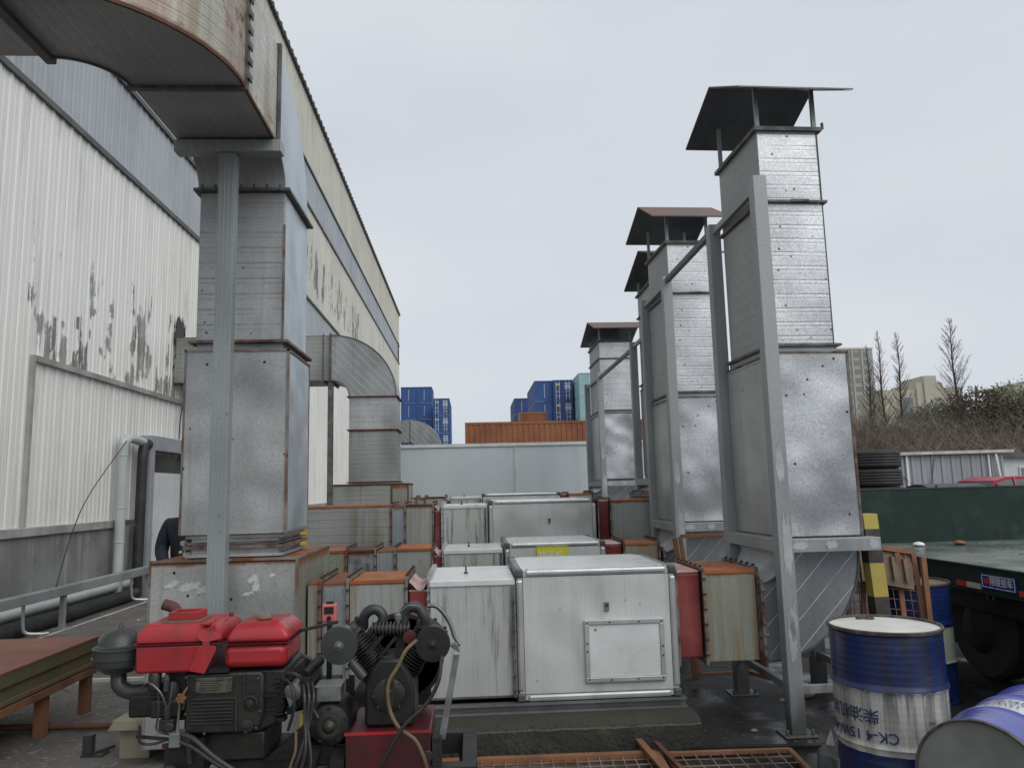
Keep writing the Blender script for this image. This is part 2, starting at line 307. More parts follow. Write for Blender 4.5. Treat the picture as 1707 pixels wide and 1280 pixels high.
def ground_material():
    m = bpy.data.materials.new('wet yard concrete'); m.use_nodes = True
    b = NB(m); bs = m.node_tree.nodes['Principled BSDF']
    b.co = b.n('TexCoord').outputs['Object']
    sp = b.n('SeparateXYZ', {0: b.co}); x = sp.outputs[0]; y = sp.outputs[1]
    wet = b.step(b.math('MULTIPLY_ADD', b.noise(.9, detail=4), 1.6, b.math('MULTIPLY', b.math('ADD', x, -.6), .9)), .2, 1.6)
    dry = b.mix(b.step(b.noise(1.8, detail=6, rough=.7), .35, .65), (.135, .122, .11, 1), (.08, .075, .07, 1))
    dry = b.mix(b.step(b.noise(25., detail=3, off=3.), .56, .7), dry, (.22, .21, .195, 1))
    wt = b.mix(b.step(b.noise(3.2, detail=6, rough=.7, off=2.), .4, .62), (.012, .012, .013, 1), (.030, .030, .031, 1))
    wt = b.mix(b.step(b.noise(7, detail=5, rough=.75, off=9.), .60, .70), wt, (.085, .085, .085, 1))
    c = b.mix(wet, dry, wt)
    c = b.mix(b.math('MULTIPLY', b.step(x, 3.2, 3.9), b.math('SUBTRACT', 1., b.step(y, 7.5, 9))), c, (.012, .012, .012, 1))  # ground under the trailer darkened: its shade painted into the colour
    c = b.mix(b.step(y, 30, 42), c, (.11, .11, .1, 1))
    b.set(bs.inputs['Base Color'], c)
    vc = b.n('TexVoronoi', {'Vector': b.n('Mapping', {0: b.co}).outputs[0], 'Scale': .55}, feature='DISTANCE_TO_EDGE')
    wv = b.math('MULTIPLY_ADD', b.noise(6., detail=4), .05, vc.outputs['Distance'])
    b.set(bs.inputs['Base Color'], b.mix(b.math('MULTIPLY', b.math('LESS_THAN', wv, .028), .7), c, (.02, .02, .018, 1)))
    pud = b.step(b.noise(1.3, detail=3, off=6.), .46, .6)
    r = b.mix(b.math('MULTIPLY', wet, pud), (.72, .72, .72, 1), (.16, .16, .16, 1))
    b.set(bs.inputs['Roughness'], r)
    bp = b.n('Bump', {'Height': b.noise(22., detail=6, rough=.7), 'Strength': .5, 'Distance': .008}); b.set(bs.inputs['Normal'], bp.outputs[0])
    return m
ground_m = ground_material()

# ------------------------------------------------------------------ geometry helpers
class G:
    def __init__(s): s.v = []; s.f = []
    def add(s, vs, fs):
        o = len(s.v); s.v += [tuple(p) for p in vs]; s.f += [tuple(i+o for i in f) for f in fs]; return s
    def box(s, x0, x1, y0, y1, z0, z1):
        vs = [(x0, y0, z0), (x1, y0, z0), (x1, y1, z0), (x0, y1, z0), (x0, y0, z1), (x1, y0, z1), (x1, y1, z1), (x0, y1, z1)]
        return s.add(vs, [(0, 3, 2, 1), (4, 5, 6, 7), (0, 1, 5, 4), (1, 2, 6, 5), (2, 3, 7, 6), (3, 0, 4, 7)])
    def bar(s, p0, p1, w, h, up=(0, 0, 1)):
        p0, p1 = Vector(p0), Vector(p1); d = (p1-p0).normalized(); u = Vector(up)
        if abs(d.dot(u)) > .98: u = Vector((0, 1, 0))
        a = d.cross(u).normalized()*w/2; b = a.cross(d).normalized()*h/2
        vs = [p0-a-b, p0+a-b, p0+a+b, p0-a+b, p1-a-b, p1+a-b, p1+a+b, p1-a+b]
        return s.add(vs, [(0, 1, 2, 3), (7, 6, 5, 4), (0, 4, 5, 1), (1, 5, 6, 2), (2, 6, 7, 3), (3, 7, 4, 0)])
    def prism(s, poly, d):     # polygon of 3-D points extruded by vector d
        n = len(poly); d = Vector(d); vs = [Vector(p) for p in poly]+[Vector(p)+d for p in poly]
        return s.add(vs, [tuple(range(n-1, -1, -1)), tuple(range(n, 2*n))]+[(i, (i+1) % n, (i+1) % n+n, i+n) for i in range(n)])
    def tube(s, path, r, seg=10, caps=True):
        P = [Vector(p) for p in path]; n = len(P); rs = r if isinstance(r, (list, tuple)) else [r]*n
        rings = []; pa = None
        for i, p in enumerate(P):
            d = (P[min(i+1, n-1)]-P[max(i-1, 0)]).normalized()
            if pa is None:
                pa = d.orthogonal().normalized()
            else:
                pa = (pa-d*pa.dot(d)).normalized()
            pb = d.cross(pa)
            rings.append([p+(pa*math.cos(t)+pb*math.sin(t))*rs[i] for t in [2*math.pi*k/seg for k in range(seg)]])
        vs = [q for r_ in rings for q in r_]
        fs = [(i*seg+k, i*seg+(k+1) % seg, (i+1)*seg+(k+1) % seg, (i+1)*seg+k) for i in range(n-1) for k in range(seg)]
        if caps: fs += [tuple(range(seg-1, -1, -1)), tuple((n-1)*seg+k for k in range(seg))]
        return s.add(vs, fs)
    def lathe(s, prof, o, ax=(0, 0, 1), seg=32):   # prof: [(r, h)...]
        ax = Vector(ax).normalized(); a = ax.orthogonal().normalized(); b = ax.cross(a); o = Vector(o); vs = []
        for r, h in prof:
            for k in range(seg):
                t = 2*math.pi*k/seg; vs.append(o+ax*h+(a*math.cos(t)+b*math.sin(t))*max(r, 1e-4))
        n = len(prof)
        fs = [(i*seg+k, i*seg+(k+1) % seg, (i+1)*seg+(k+1) % seg, (i+1)*seg+k) for i in range(n-1) for k in range(seg)]
        fs += [tuple(range(seg-1, -1, -1)), tuple((n-1)*seg+k for k in range(seg))]
        return s.add(vs, fs)
    def ring_z(s, x0, x1, y0, y1, z, t=.03, h=.03):
        s.box(x0-t, x1+t, y0-t, y0, z-h/2, z+h/2); s.box(x0-t, x1+t, y1, y1+t, z-h/2, z+h/2)
        s.box(x0-t, x0, y0, y1, z-h/2, z+h/2); s.box(x1, x1+t, y0, y1, z-h/2, z+h/2); return s
    def ring_x(s, x, y0, y1, z0, z1, t=.03, h=.03):
        s.box(x-h/2, x+h/2, y0-t, y0, z0-t, z1+t); s.box(x-h/2, x+h/2, y1, y1+t, z0-t, z1+t)
        s.box(x-h/2, x+h/2, y0, y1, z0-t, z0); s.box(x-h/2, x+h/2, y0, y1, z1, z1+t); return s
    def ring_y(s, y, x0, x1, z0, z1, t=.03, h=.03):
        s.box(x0-t, x0, y-h/2, y+h/2, z0-t, z1+t); s.box(x1, x1+t, y-h/2, y+h/2, z0-t, z1+t)
        s.box(x0, x1, y-h/2, y+h/2, z0-t, z0); s.box(x0, x1, y-h/2, y+h/2, z1, z1+t); return s
    def bolts_x(s, x, y0, z0, z1, n, sz=.012, top=None):  # bolts along the front edge of a ring across the duct, and along its top
        for i in range(n):
            z = z0+(z1-z0)*(i+.5)/n; s.box(x-sz*1.6, x+sz*1.6, y0-sz*2, y0-.002, z-sz*.6, z+sz*.6)
        if top:
            for i in range(n):
                y = top[0]+(top[1]-top[0])*(i+.5)/n; s.box(x-sz*1.5, x+sz*1.5, y-sz*.6, y+sz*.6, top[2]+.002, top[2]+sz*2.2)
        return s
    def elbow(s, plane, c, ri, ro, a0, a1, t0, t1, seg=14):
        """bent rectangular duct; plane 'xz','yz','xy'; c=(u,v) centre; ri, ro = (ru, rv) radii; angles in degrees"""
        def P(u, v, t):
            return {'xz': (u, t, v), 'yz': (t, u, v), 'xy': (u, v, t)}[plane]
        vs = []
        for i in range(seg+1):
            a = R(a0+(a1-a0)*i/seg); ca, sa = math.cos(a), math.sin(a)
            ui, vi, uo, vo = c[0]+ri[0]*ca, c[1]+ri[1]*sa, c[0]+ro[0]*ca, c[1]+ro[1]*sa
            vs += [P(ui, vi, t0), P(uo, vo, t0), P(uo, vo, t1), P(ui, vi, t1)]
        fs = []
        for i in range(seg):
            for k in range(4): fs.append((i*4+k, i*4+(k+1) % 4, (i+1)*4+(k+1) % 4, (i+1)*4+k))
        fs += [(3, 2, 1, 0), (seg*4, seg*4+1, seg*4+2, seg*4+3)]
        return s.add(vs, fs)
def finish(o, bevel, smooth):
    me = o.data
    if smooth:
        me.polygons.foreach_set('use_smooth', [True]*len(me.polygons))
        me.set_sharp_from_angle(angle=R(smooth))
    if bevel:
        b = o.modifiers.new('bevel', 'BEVEL'); b.width = bevel; b.segments = 2; b.limit_method = 'ANGLE'; b.angle_limit = R(50)
WM = {}
def mk(g, name, mat, bevel=0, smooth=0, parent=None, fixn=True):
    me = bpy.data.meshes.new(name)
    inv = WM[parent].inverted() if parent is not None else Matrix()
    me.from_pydata([inv @ Vector(v) for v in g.v], [], g.f); me.materials.append(mat)
    if fixn:
        import bmesh
        bm = bmesh.new(); bm.from_mesh(me); bmesh.ops.recalc_face_normals(bm, faces=bm.faces); bm.to_mesh(me); bm.free()
    o = bpy.data.objects.new(name, me); col.objects.link(o); finish(o, bevel, smooth)
    if parent is not None: o.parent = parent
    WM[o] = WM[parent].copy() if parent is not None else Matrix()
    return o
part = lambda g, name, mat, parent, bevel=0, smooth=0: mk(g, name, mat, bevel, smooth, parent)
def tag(o, label=None, cat=None, group=None, kind=None):
    if label: o['label'] = label
    if cat: o['category'] = cat
    if group: o['group'] = group
    if kind: o['kind'] = kind
    return o
def thing(name, label, cat, loc, group=None):
    o = bpy.data.objects.new(name, None); o.empty_display_size = .2; col.objects.link(o); o.location = loc
    WM[o] = Matrix.Translation(Vector(loc)); return tag(o, label, cat, group)
def solo(g, name, mat, label, cat, loc, bevel=0, smooth=0, group=None):
    o = mk(g, name, mat, bevel, smooth); L = Vector(loc)
    o.data.transform(Matrix.Translation(-L)); o.location = L; WM[o] = Matrix.Translation(L)
    return tag(o, label, cat, group)
def struct(g, name, mat, smooth=0): return tag(mk(g, name, mat, 0, smooth), kind='structure')
def copy_tree(o, parent=None):
    c = o.copy(); col.objects.link(c)
    if parent is not None: c.parent = parent
    for ch in list(o.children): copy_tree(ch, c)
    return c
def dup(o, loc, label, group=None, rotz=None, cat=None):
    c = copy_tree(o); c.location = loc; c['label'] = label
    if group: c['group'] = group
    if rotz is not None: c.rotation_euler.z = rotz
    return c
def bez(pts, n=8):      # smooth path through points (Catmull-Rom)
    P = [Vector(p) for p in pts]; P = [P[0]*2-P[1]]+P+[P[-1]*2-P[-2]]; out = []
    for i in range(1, len(P)-2):
        for k in range(n):
            t = k/n; a, b, c, d = P[i-1], P[i], P[i+1], P[i+2]
            out.append(.5*((2*b)+(-a+c)*t+(2*a-5*b+4*c-d)*t*t+(-a+3*b-3*c+d)*t**3))
    out.append(P[-2]); return out
def text_geo(txt, size, depth=.0):
    cu = bpy.data.curves.new('lettering', 'FONT'); cu.body = txt; cu.size = size; cu.align_x = 'CENTER'; cu.align_y = 'CENTER'; cu.offset = size*.008
    o = bpy.data.objects.new('lettering', cu); col.objects.link(o)
    dg = bpy.context.evaluated_depsgraph_get(); me = bpy.data.meshes.new_from_object(o.evaluated_get(dg))
    g = G(); g.v = [tuple(v.co) for v in me.vertices]; g.f = [tuple(p.vertices) for p in me.polygons]
    bpy.data.objects.remove(o); return g
def place_text(g, mat4): g.v = [tuple(mat4 @ Vector(v)) for v in g.v]; return g

grit_m = M('grit', (.13, .12, .10), (.06, .055, .05), .9, 0, 30)
yellow_bright = M('bright yellow paint', (.62, .40, .03), None, .5)
patch_pale = M('pale paint smear', (.58, .60, .59), (.50, .52, .51), .5, 0, 9)
# ================================================================== SETTING
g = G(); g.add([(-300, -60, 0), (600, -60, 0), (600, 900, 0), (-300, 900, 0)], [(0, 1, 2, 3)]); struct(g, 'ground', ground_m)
# hill behind the shed
g = G(); nx, ny = 40, 16; vs = []
for j in range(ny+1):
    for i in range(nx+1):
        x = 14+i*3.0; y = 44+j*4.0; e = math.sin(math.pi*min(1, j/ny))*min(1, (i)/4.)
        vs.append((x, y, -.3+e*(5.2+1.0*math.sin(x*.23)+.6*math.sin(x*.6+y*.3))))
g.add(vs, [(j*(nx+1)+i, j*(nx+1)+i+1, (j+1)*(nx+1)+i+1, (j+1)*(nx+1)+i) for j in range(ny) for i in range(nx)])
struct(g, 'hill', hill_m, 60)

# ---------------------------------------------------------------- warehouse
WX = -5.9
bld = thing('warehouse', 'tall white corrugated warehouse along the left side, with grey strips and flaking paint', 'warehouse', (WX, 9, 0))
def corr(y0, y1, z0, z1, pitch=.25, d=.015, x=WX):
    g = G(); prof = []; y = y0
    while y < y1-.001:
        for dy, dx in ((0, 0), (.012, 0), (.030, d), (.075, d), (.093, 0), (.155, 0), (.160, .006), (.165, 0)):
            if y+dy*pitch/.25 <= y1: prof.append((x+dx, y+dy*pitch/.25))
        y += pitch
    prof.append((x, y1)); n = len(prof)
    g.v = [(a, b_, z0) for a, b_ in prof]+[(a, b_, z1) for a, b_ in prof]
    g.f = [(i, i+1, n+i+1, n+i) for i in range(n-1)]; return g
Y0, Y1 = 1.5, 63
part(corr(Y0, Y1, 1.3, 7.2), 'cladding', clad_peel, bld)
part(corr(Y0, Y1, 7.25, 8.72), 'translucent_strip', clad_g, bld)
part(corr(Y0, Y1, 8.8, 12.25), 'cladding', clad_up, bld)
part(corr(Y0, Y1, 12.3, 13.75), 'translucent_strip', clad_g, bld)
part(corr(Y0, Y1, 13.8, 16.4), 'cladding', clad_y, bld)
g = G()
for z in (7.22, 8.76, 12.27, 13.78): g.box(WX-.05, WX+.06, Y0, Y1, z-.045, z+.045)
part(g, 'flashing', dark_gap, bld)
g = G(); g.box(WX-.15, WX+.10, Y0, Y1+.12, 16.4, 16.52)
for i in range(int((Y1-Y0)/.5)): g.box(WX+.08, WX+.14, Y0+i*.5, Y0+i*.5+.12, 16.36, 16.5)
part(g, 'roof_edge', dark_gap, bld)
g = G(); g.box(-31, WX-.12, Y0, Y1, 16.3, 16.42); part(g, 'roof', clad_g, bld)
g = G(); g.box(-31, WX-.002, Y1-.1, Y1, 0, 16.3); part(g, 'end_wall', clad_y, bld)
g = G(); g.box(WX-.25, WX+.03, Y0, Y1-.1, 0, 1.19); part(g, 'concrete_base', concrete_wall, bld)
g = G(); g.box(WX-.1, WX+.075, Y0, 13.0, 1.19, 1.31); g.box(WX-.1, WX+.075, 17.2, Y1, 1.19, 1.31); part(g, 'ledge', trim_g, bld, .01)
g = G(); g.box(WX+.0, WX+.065, 10.33, 10.40, 1.31, 3.60); g.box(WX+.0, WX+.075, 10.40, 22, 3.52, 3.60); part(g, 'bay_trim', trim_g, bld)
g = G(); g.bar((WX+.05, 61.7, 12.2), (WX+.05, 61.7, 13.85), .12, .12); part(g, 'strip_end_trim', dark_gap, bld)
# door portal
dp = thing('door_portal', 'grey steel door surround projecting from the warehouse wall beside the white pipe', 'doorway', (WX+.1, 14.6, 0))
for q in ((13.75, 13.93, 2.76), (15.75, 15.93, 2.5)): part(G().box(WX+.04, WX+.25, q[0], q[1], 0, q[2]), 'side_panel', grey_door, dp, .006)
g = G(); g.box(WX+.04, WX+.27, 13.93, 15.93, 2.5, 2.76); part(g, 'canopy', grey_door, dp, .006)
g = G(); g.box(WX+.045, WX+.10, 13.95, 15.74, .04, 2.12); lf = part(g, 'door_leaf', door_leaf, dp, .004)
g = G(); g.box(WX+.05, WX+.085, 13.95, 15.74, 2.13, 2.45); part(g, 'transom_window', glass_m, dp)
g = G(); g.box(WX+.10, WX+.15, 14.02, 14.06, .85, 1.15); g.bar((WX+.14, 14.04, 1.0), (WX+.14, 14.2, 1.0), .02, .02); part(g, 'handle', dark_gap, lf)
g = G()
for z in (.45, 1.1, 1.8): g.box(WX+.10, WX+.12, 15.66, 15.70, z, z+.18)
part(g, 'hinge', dark_gap, lf)
# pipes on the wall
g = G(); px = -5.72
g.tube(bez([(px, 12.82, .02), (px, 12.82, 1.2), (px, 12.82, 2.45), (px, 12.9, 2.60), (px, 13.1, 2.66), (px, 13.6, 2.62)], 5), .078, 20)
for z in (.95, 1.5, 2.35): g.lathe([(.079, 0), (.085, .004), (.085, .02), (.079, .024)], (px, 12.82, z))
solo(g, 'downpipe', pvc, 'thick pale white pipe standing against the warehouse wall, bending into the door surround', 'pipe', (px, 12.82, 0), 0, 50)
g = G(); g.tube(bez([(-5.7, 13.5, .02), (-5.7, 13.52, 1.5), (-5.7, 13.55, 2.5), (-5.7, 13.75, 2.6)], 5), .085, 14)
solo(g, 'lagged_pipe', pipe_black, 'black lagged pipe between the white pipe and the door surround', 'pipe', (-5.7, 13.5, 0), 0, 50)
g = G(); g.tube([(-5.74, 2, .26), (-5.74, 13.3, .26)], .075, 16); solo(g, 'floor_pipe', pvc, 'long pale pipe running along the foot of the warehouse wall', 'pipe', (-5.74, 8, .2), 0, 50)
g = G(); g.tube([(-5.60, 2, .10), (-5.60, 13.2, .10)], .10, 16); solo(g, 'floor_pipe', pipe_black, 'black pipe on the ground below the pale wall pipe', 'pipe', (-5.6, 8, 0), 0, 50)
g = G(); g.tube(bez([(-5.66, 12.80, 2.60), (-5.62, 11.6, 1.75), (-5.5, 10.9, 1.2), (-5.36, 10.3, .54)], 8), .008, 6)
solo(g, 'cable', black_plastic, 'thin black cable hanging from the white pipe down to the rail', 'cable', (-5.5, 11, .5))
g = G(); g.tube(bez([(-5.83, 16.1, 4.2), (-5.8, 16.0, 3.9), (-5.8, 15.5, 3.4), (-5.8, 15.4, 2.8)], 8), .012, 6)
solo(g, 'cable', black_plastic, 'black cable drooping from the sooty wall vent to the door canopy', 'cable', (-5.8, 15.5, 2.8))
g = G(); random.seed(2); n = 70
g.prism([(WX+.042, 15.42+.26*math.copysign(abs(math.cos(2*math.pi*k/n))**.45, math.cos(2*math.pi*k/n))*random.uniform(.6, 1.1), 4.75+.50*math.copysign(abs(math.sin(2*math.pi*k/n))**.5, math.sin(2*math.pi*k/n))*random.uniform(.75, 1.1)) for k in range(n)], (.012, 0, 0))
part(g, 'sooty_patch', iron, bld)
# guard rail / cable tray
rl = thing('low_rail', 'long low galvanised rail on short posts beside the warehouse wall', 'rail', (-5.36, 10, 0))
g = G(); g.box(-5.42, -5.30, 3.0, 13.4, .43, .55); part(g, 'beam', steel_chan, rl, .01)
for y in (6.2, 10.5, 13.1):
    g = G(); g.box(-5.39, -5.33, y-.03, y+.03, 0, .43); g.box(-5.46, -5.26, y-.1, y+.1, 0, .012); part(g, 'post', steel_chan, rl)
for y in (9.75, 12.7):
    g = G(); g.tube(bez([(-5.44, y, .50), (-5.44, y, .2), (-5.42, y+.03, .08), (-5.30, y+.10, .05), (-5.2, y+.14, .05)], 5), .022, 10); part(g, 'bent_tube', alu_trim, rl, 0, 50)
g = G(); g.box(-5.28, -5.24, 8, 15.5, .004, .012); struct(g, 'ground_marking', cream_trim)
g = G(); g.box(-4.2, -2.5, 7.42, 7.46, .0, .03); solo(g, 'steel_strip', cream_trim, 'pale steel strip lying on the ground beneath the rusty table', 'strip', (-3.3, 7.44, 0))

# grey panel wall at the back
gw = thing('panel_wall', 'grey blue insulated panel wall closing the yard behind the duct rows', 'wall', (.5, 17, 0))
for a, b_ in ((-2.35, .955), (1.005, 5.2)):
    g = G(); g.box(a, b_, 17.0, 17.12, 0, 2.62); part(g, 'panel', gwall_m, gw)
g = G(); g.box(.955, .972, 16.985, 17.13, 0, 2.62); g.box(.984, 1.005, 16.985, 17.13, 0, 2.62); g.box(.972, .984, 17.02, 17.10, 0, 2.62); g.box(-2.37, 5.22, 16.97, 17.15, 2.62, 2.69); part(g, 'joint_trim', white_top, gw)

# ================================================================== LEFT DUCT STACK (row one)
st = thing('intake_duct', 'tall dented square galvanised duct rising at the left and bending overhead to the warehouse', 'duct', (-1.6, 5.6, 0))
g = G(); g.box(-2.07, -1.14, 5.10, 6.2, .10, 1.232); bs_ = part(g, 'base_box', gal_base, st, .006)
g = G(); g.box(-2.07, -1.14, 5.10, 6.2, 1.236, 1.243); part(g, 'top_sheet', rust_plate, bs_)
g = G()
for a in ((-1.150, -1.133, 5.094, 5.12, .1, 1.25), (-2.078, -2.066, 5.094, 5.12, .1, 1.25), (-2.078, -1.133, 5.092, 5.115, 1.236, 1.252), (-1.155, -1.132, 5.10, 6.205, 1.238, 1.252)): g.box(*a)
part(g, 'corner_trim', rust_edge, bs_)
g = G(); g.box(-1.139, -1.1345, 5.125, 6.19, .1, 1.236); part(g, 'side_sheet', duct_rusty, bs_)
g = G(); random.seed(12)
for (cx, cz, rx, rz) in ((-1.93, 1.10, .09, .022), (-1.82, 1.085, .11, .03), (-1.74, 1.06, .06, .035), (-1.42, 1.12, .05, .03), (-1.40, 1.07, .04, .04), (-1.30, 1.14, .03, .015), (-1.45, 1.03, .05, .014)):
    n = 40; g.prism([(cx+rx*.8*math.cos(a)*random.uniform(.5, 1.1), 5.0985, cz+rz*math.sin(a)*random.uniform(.35, 1.2)+.15*rx*math.cos(a)) for a in [2*math.pi*k/n for k in range(n)]], (0, -.001-.0002*abs(cx), 0))
part(g, 'paint_smear', patch_pale, bs_)
g = G(); g.box(-1.30-.58, -1.305, 5.28, 5.93, 1.25, 1.40); g.ring_z(-1.9, -1.285, 5.265, 5.95, 1.262, .012, .02); g.ring_z(-1.9, -1.285, 5.265, 5.95, 1.385, .012, .02); nk = part(g, 'neck', gal_sheet, st)
g = G(); g.ring_z(-1.885, -1.30, 5.275, 5.94, 1.318, .04, .022); g.ring_z(-1.885, -1.30, 5.275, 5.94, 1.345, .03, .012); part(g, 'neck_flange', rust_flange, st)
g = G()
for i in range(13):
    a = random.uniform(0, 6.3); x = -1.925+random.uniform(-.05, .03); y = random.uniform(5.27, 5.5); z = 1.243+random.uniform(0, .10); r = random.uniform(.012, .028)
    g.lathe([(0, 0), (r, r*.3), (r*.7, r*.8), (0, r)], (x, y, z), (math.sin(a), math.cos(a), 1), 6)
part(g, 'sealing_foam', cream_trim, nk, 0, 40)
g = G(); g.box(-1.935, -1.245, 5.21, 5.88, 1.40, 2.64); lb = part(g, 'lower_box', gal_sheet, st, .005)
g = G(); g.box(-1.2445, -1.2425, 5.235, 5.86, 1.42, 2.62); part(g, 'side_sheet', gal_lit_side, lb)
g = G()
for a in ((-1.256, -1.238, 5.203, 5.225, 1.40, 2.65), (-1.942, -1.930, 5.203, 5.225, 1.40, 2.65), (-1.942, -1.238, 5.203, 5.22, 2.632, 2.648), (-1.25, -1.238, 5.225, 5.885, 2.632, 2.648), (-1.25, -1.240, 5.872, 5.886, 1.4, 2.64)): g.box(*a)
part(g, 'corner_trim', rust_edge, lb)
g = G(); g.box(-1.88, -1.295, 5.25, 5.97, 2.648, 2.70); part(g, 'collar', steel_chan, st)
g = G(); g.ring_z(-1.885, -1.29, 5.245, 5.975, 2.705, .04, .018); part(g, 'flange', rust_flange, st)
g = G(); g.box(-1.885, -1.295, 5.245, 5.975, 2.715, 3.79); s3 = part(g, 'upper_section', gal_dull, st, .003)
g = G(); g.box(-1.2945, -1.2925, 5.26, 5.965, 2.72, 3.78); part(g, 'side_sheet', gal_lit_side, s3)
g = G(); g.box(-1.305, -1.289, 5.239, 5.255, 2.715, 3.55); part(g, 'corner_seam', rust_edge, s3)
g = G(); g.ring_z(-1.89, -1.29, 5.24, 5.98, 3.80, .035, .02)
for i in range(7): g.box(-1.87+i*.09, -1.855+i*.09, 5.195, 5.21, 3.79, 3.83)
part(g, 'flange', dark_flange, st)
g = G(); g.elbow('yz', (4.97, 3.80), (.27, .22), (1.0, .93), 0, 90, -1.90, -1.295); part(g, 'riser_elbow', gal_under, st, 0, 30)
g = G(); g.elbow('yz', (4.97, 3.80), (.275, .225), (.995, .925), 0, 90, -1.2945, -1.2925); part(g, 'elbow_cheek', gal_lit_side, st)
g = G(); g.ring_y(4.955, -1.925, -1.285, 4.025, 4.725, .02, .03); part(g, 'flange', dark_flange, st)
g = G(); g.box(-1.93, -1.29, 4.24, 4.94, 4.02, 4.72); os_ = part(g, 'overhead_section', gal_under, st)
g = G(); g.box(-1.2895, -1.287, 4.25, 4.93, 4.03, 4.71); part(g, 'side_sheet', gal_moss, os_)
g = G(); g.box(-1.30, -1.283, 4.24, 4.94, 4.013, 4.03); part(g, 'corner_trim', rust_dark, os_)
g = G(); g.ring_y(4.225, -1.93, -1.29, 4.02, 4.72, .022, .034)
for i in range(7): g.box(-1.265, -1.255, 4.19, 4.26, 4.06+i*.1, 4.10+i*.1)
part(g, 'flange', dark_flange, st)
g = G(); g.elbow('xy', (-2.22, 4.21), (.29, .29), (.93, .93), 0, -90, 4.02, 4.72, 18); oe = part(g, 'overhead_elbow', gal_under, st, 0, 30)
g = G(); g.elbow('xy', (-2.22, 4.21), (.9305, .9305), (.934, .934), 0, -90, 4.03, 4.71, 18); part(g, 'outer_skin', gal_moss, oe, 0, 30)
g = G(); g.elbow('xy', (-2.22, 4.21), (.925, .925), (.94, .94), 0, -90, 4.012, 4.03, 18); part(g, 'edge_trim', rust_dark, oe, 0, 30)
g = G(); g.elbow('xy', (-2.22, 4.21), (.284, .284), (.295, .295), 0, -90, 4.008, 4.03, 18); part(g, 'edge_trim', dark_gap, oe, 0, 30)
g = G(); g.ring_x(-2.235, 3.28, 3.92, 4.02, 4.72, .03, .05); part(g, 'flange', dark_gap, st)
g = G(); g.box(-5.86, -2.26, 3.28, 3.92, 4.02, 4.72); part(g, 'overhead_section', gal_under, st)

fr = thing('duct_prop', 'ribbed grey channel post with a crossbar holding up the near left duct', 'post', (-1.59, 4.9, 0))
g = G(); x0, x1, y0, y1 = -1.645, -1.535, 4.88, 4.96
g.box(x0, x1, y0, y1, 0, 3.92)
for i in range(4): g.box(x0+.012+i*.026, x0+.020+i*.026, y0-.004, y0-.0005, 0.01, 3.91)
part(g, 'post', steel_chan, fr, .003)
g = G(); g.box(-1.935, -1.235, 4.86, 4.96, 3.922, 4.005); part(g, 'crossbar', gal_under, fr, .004)

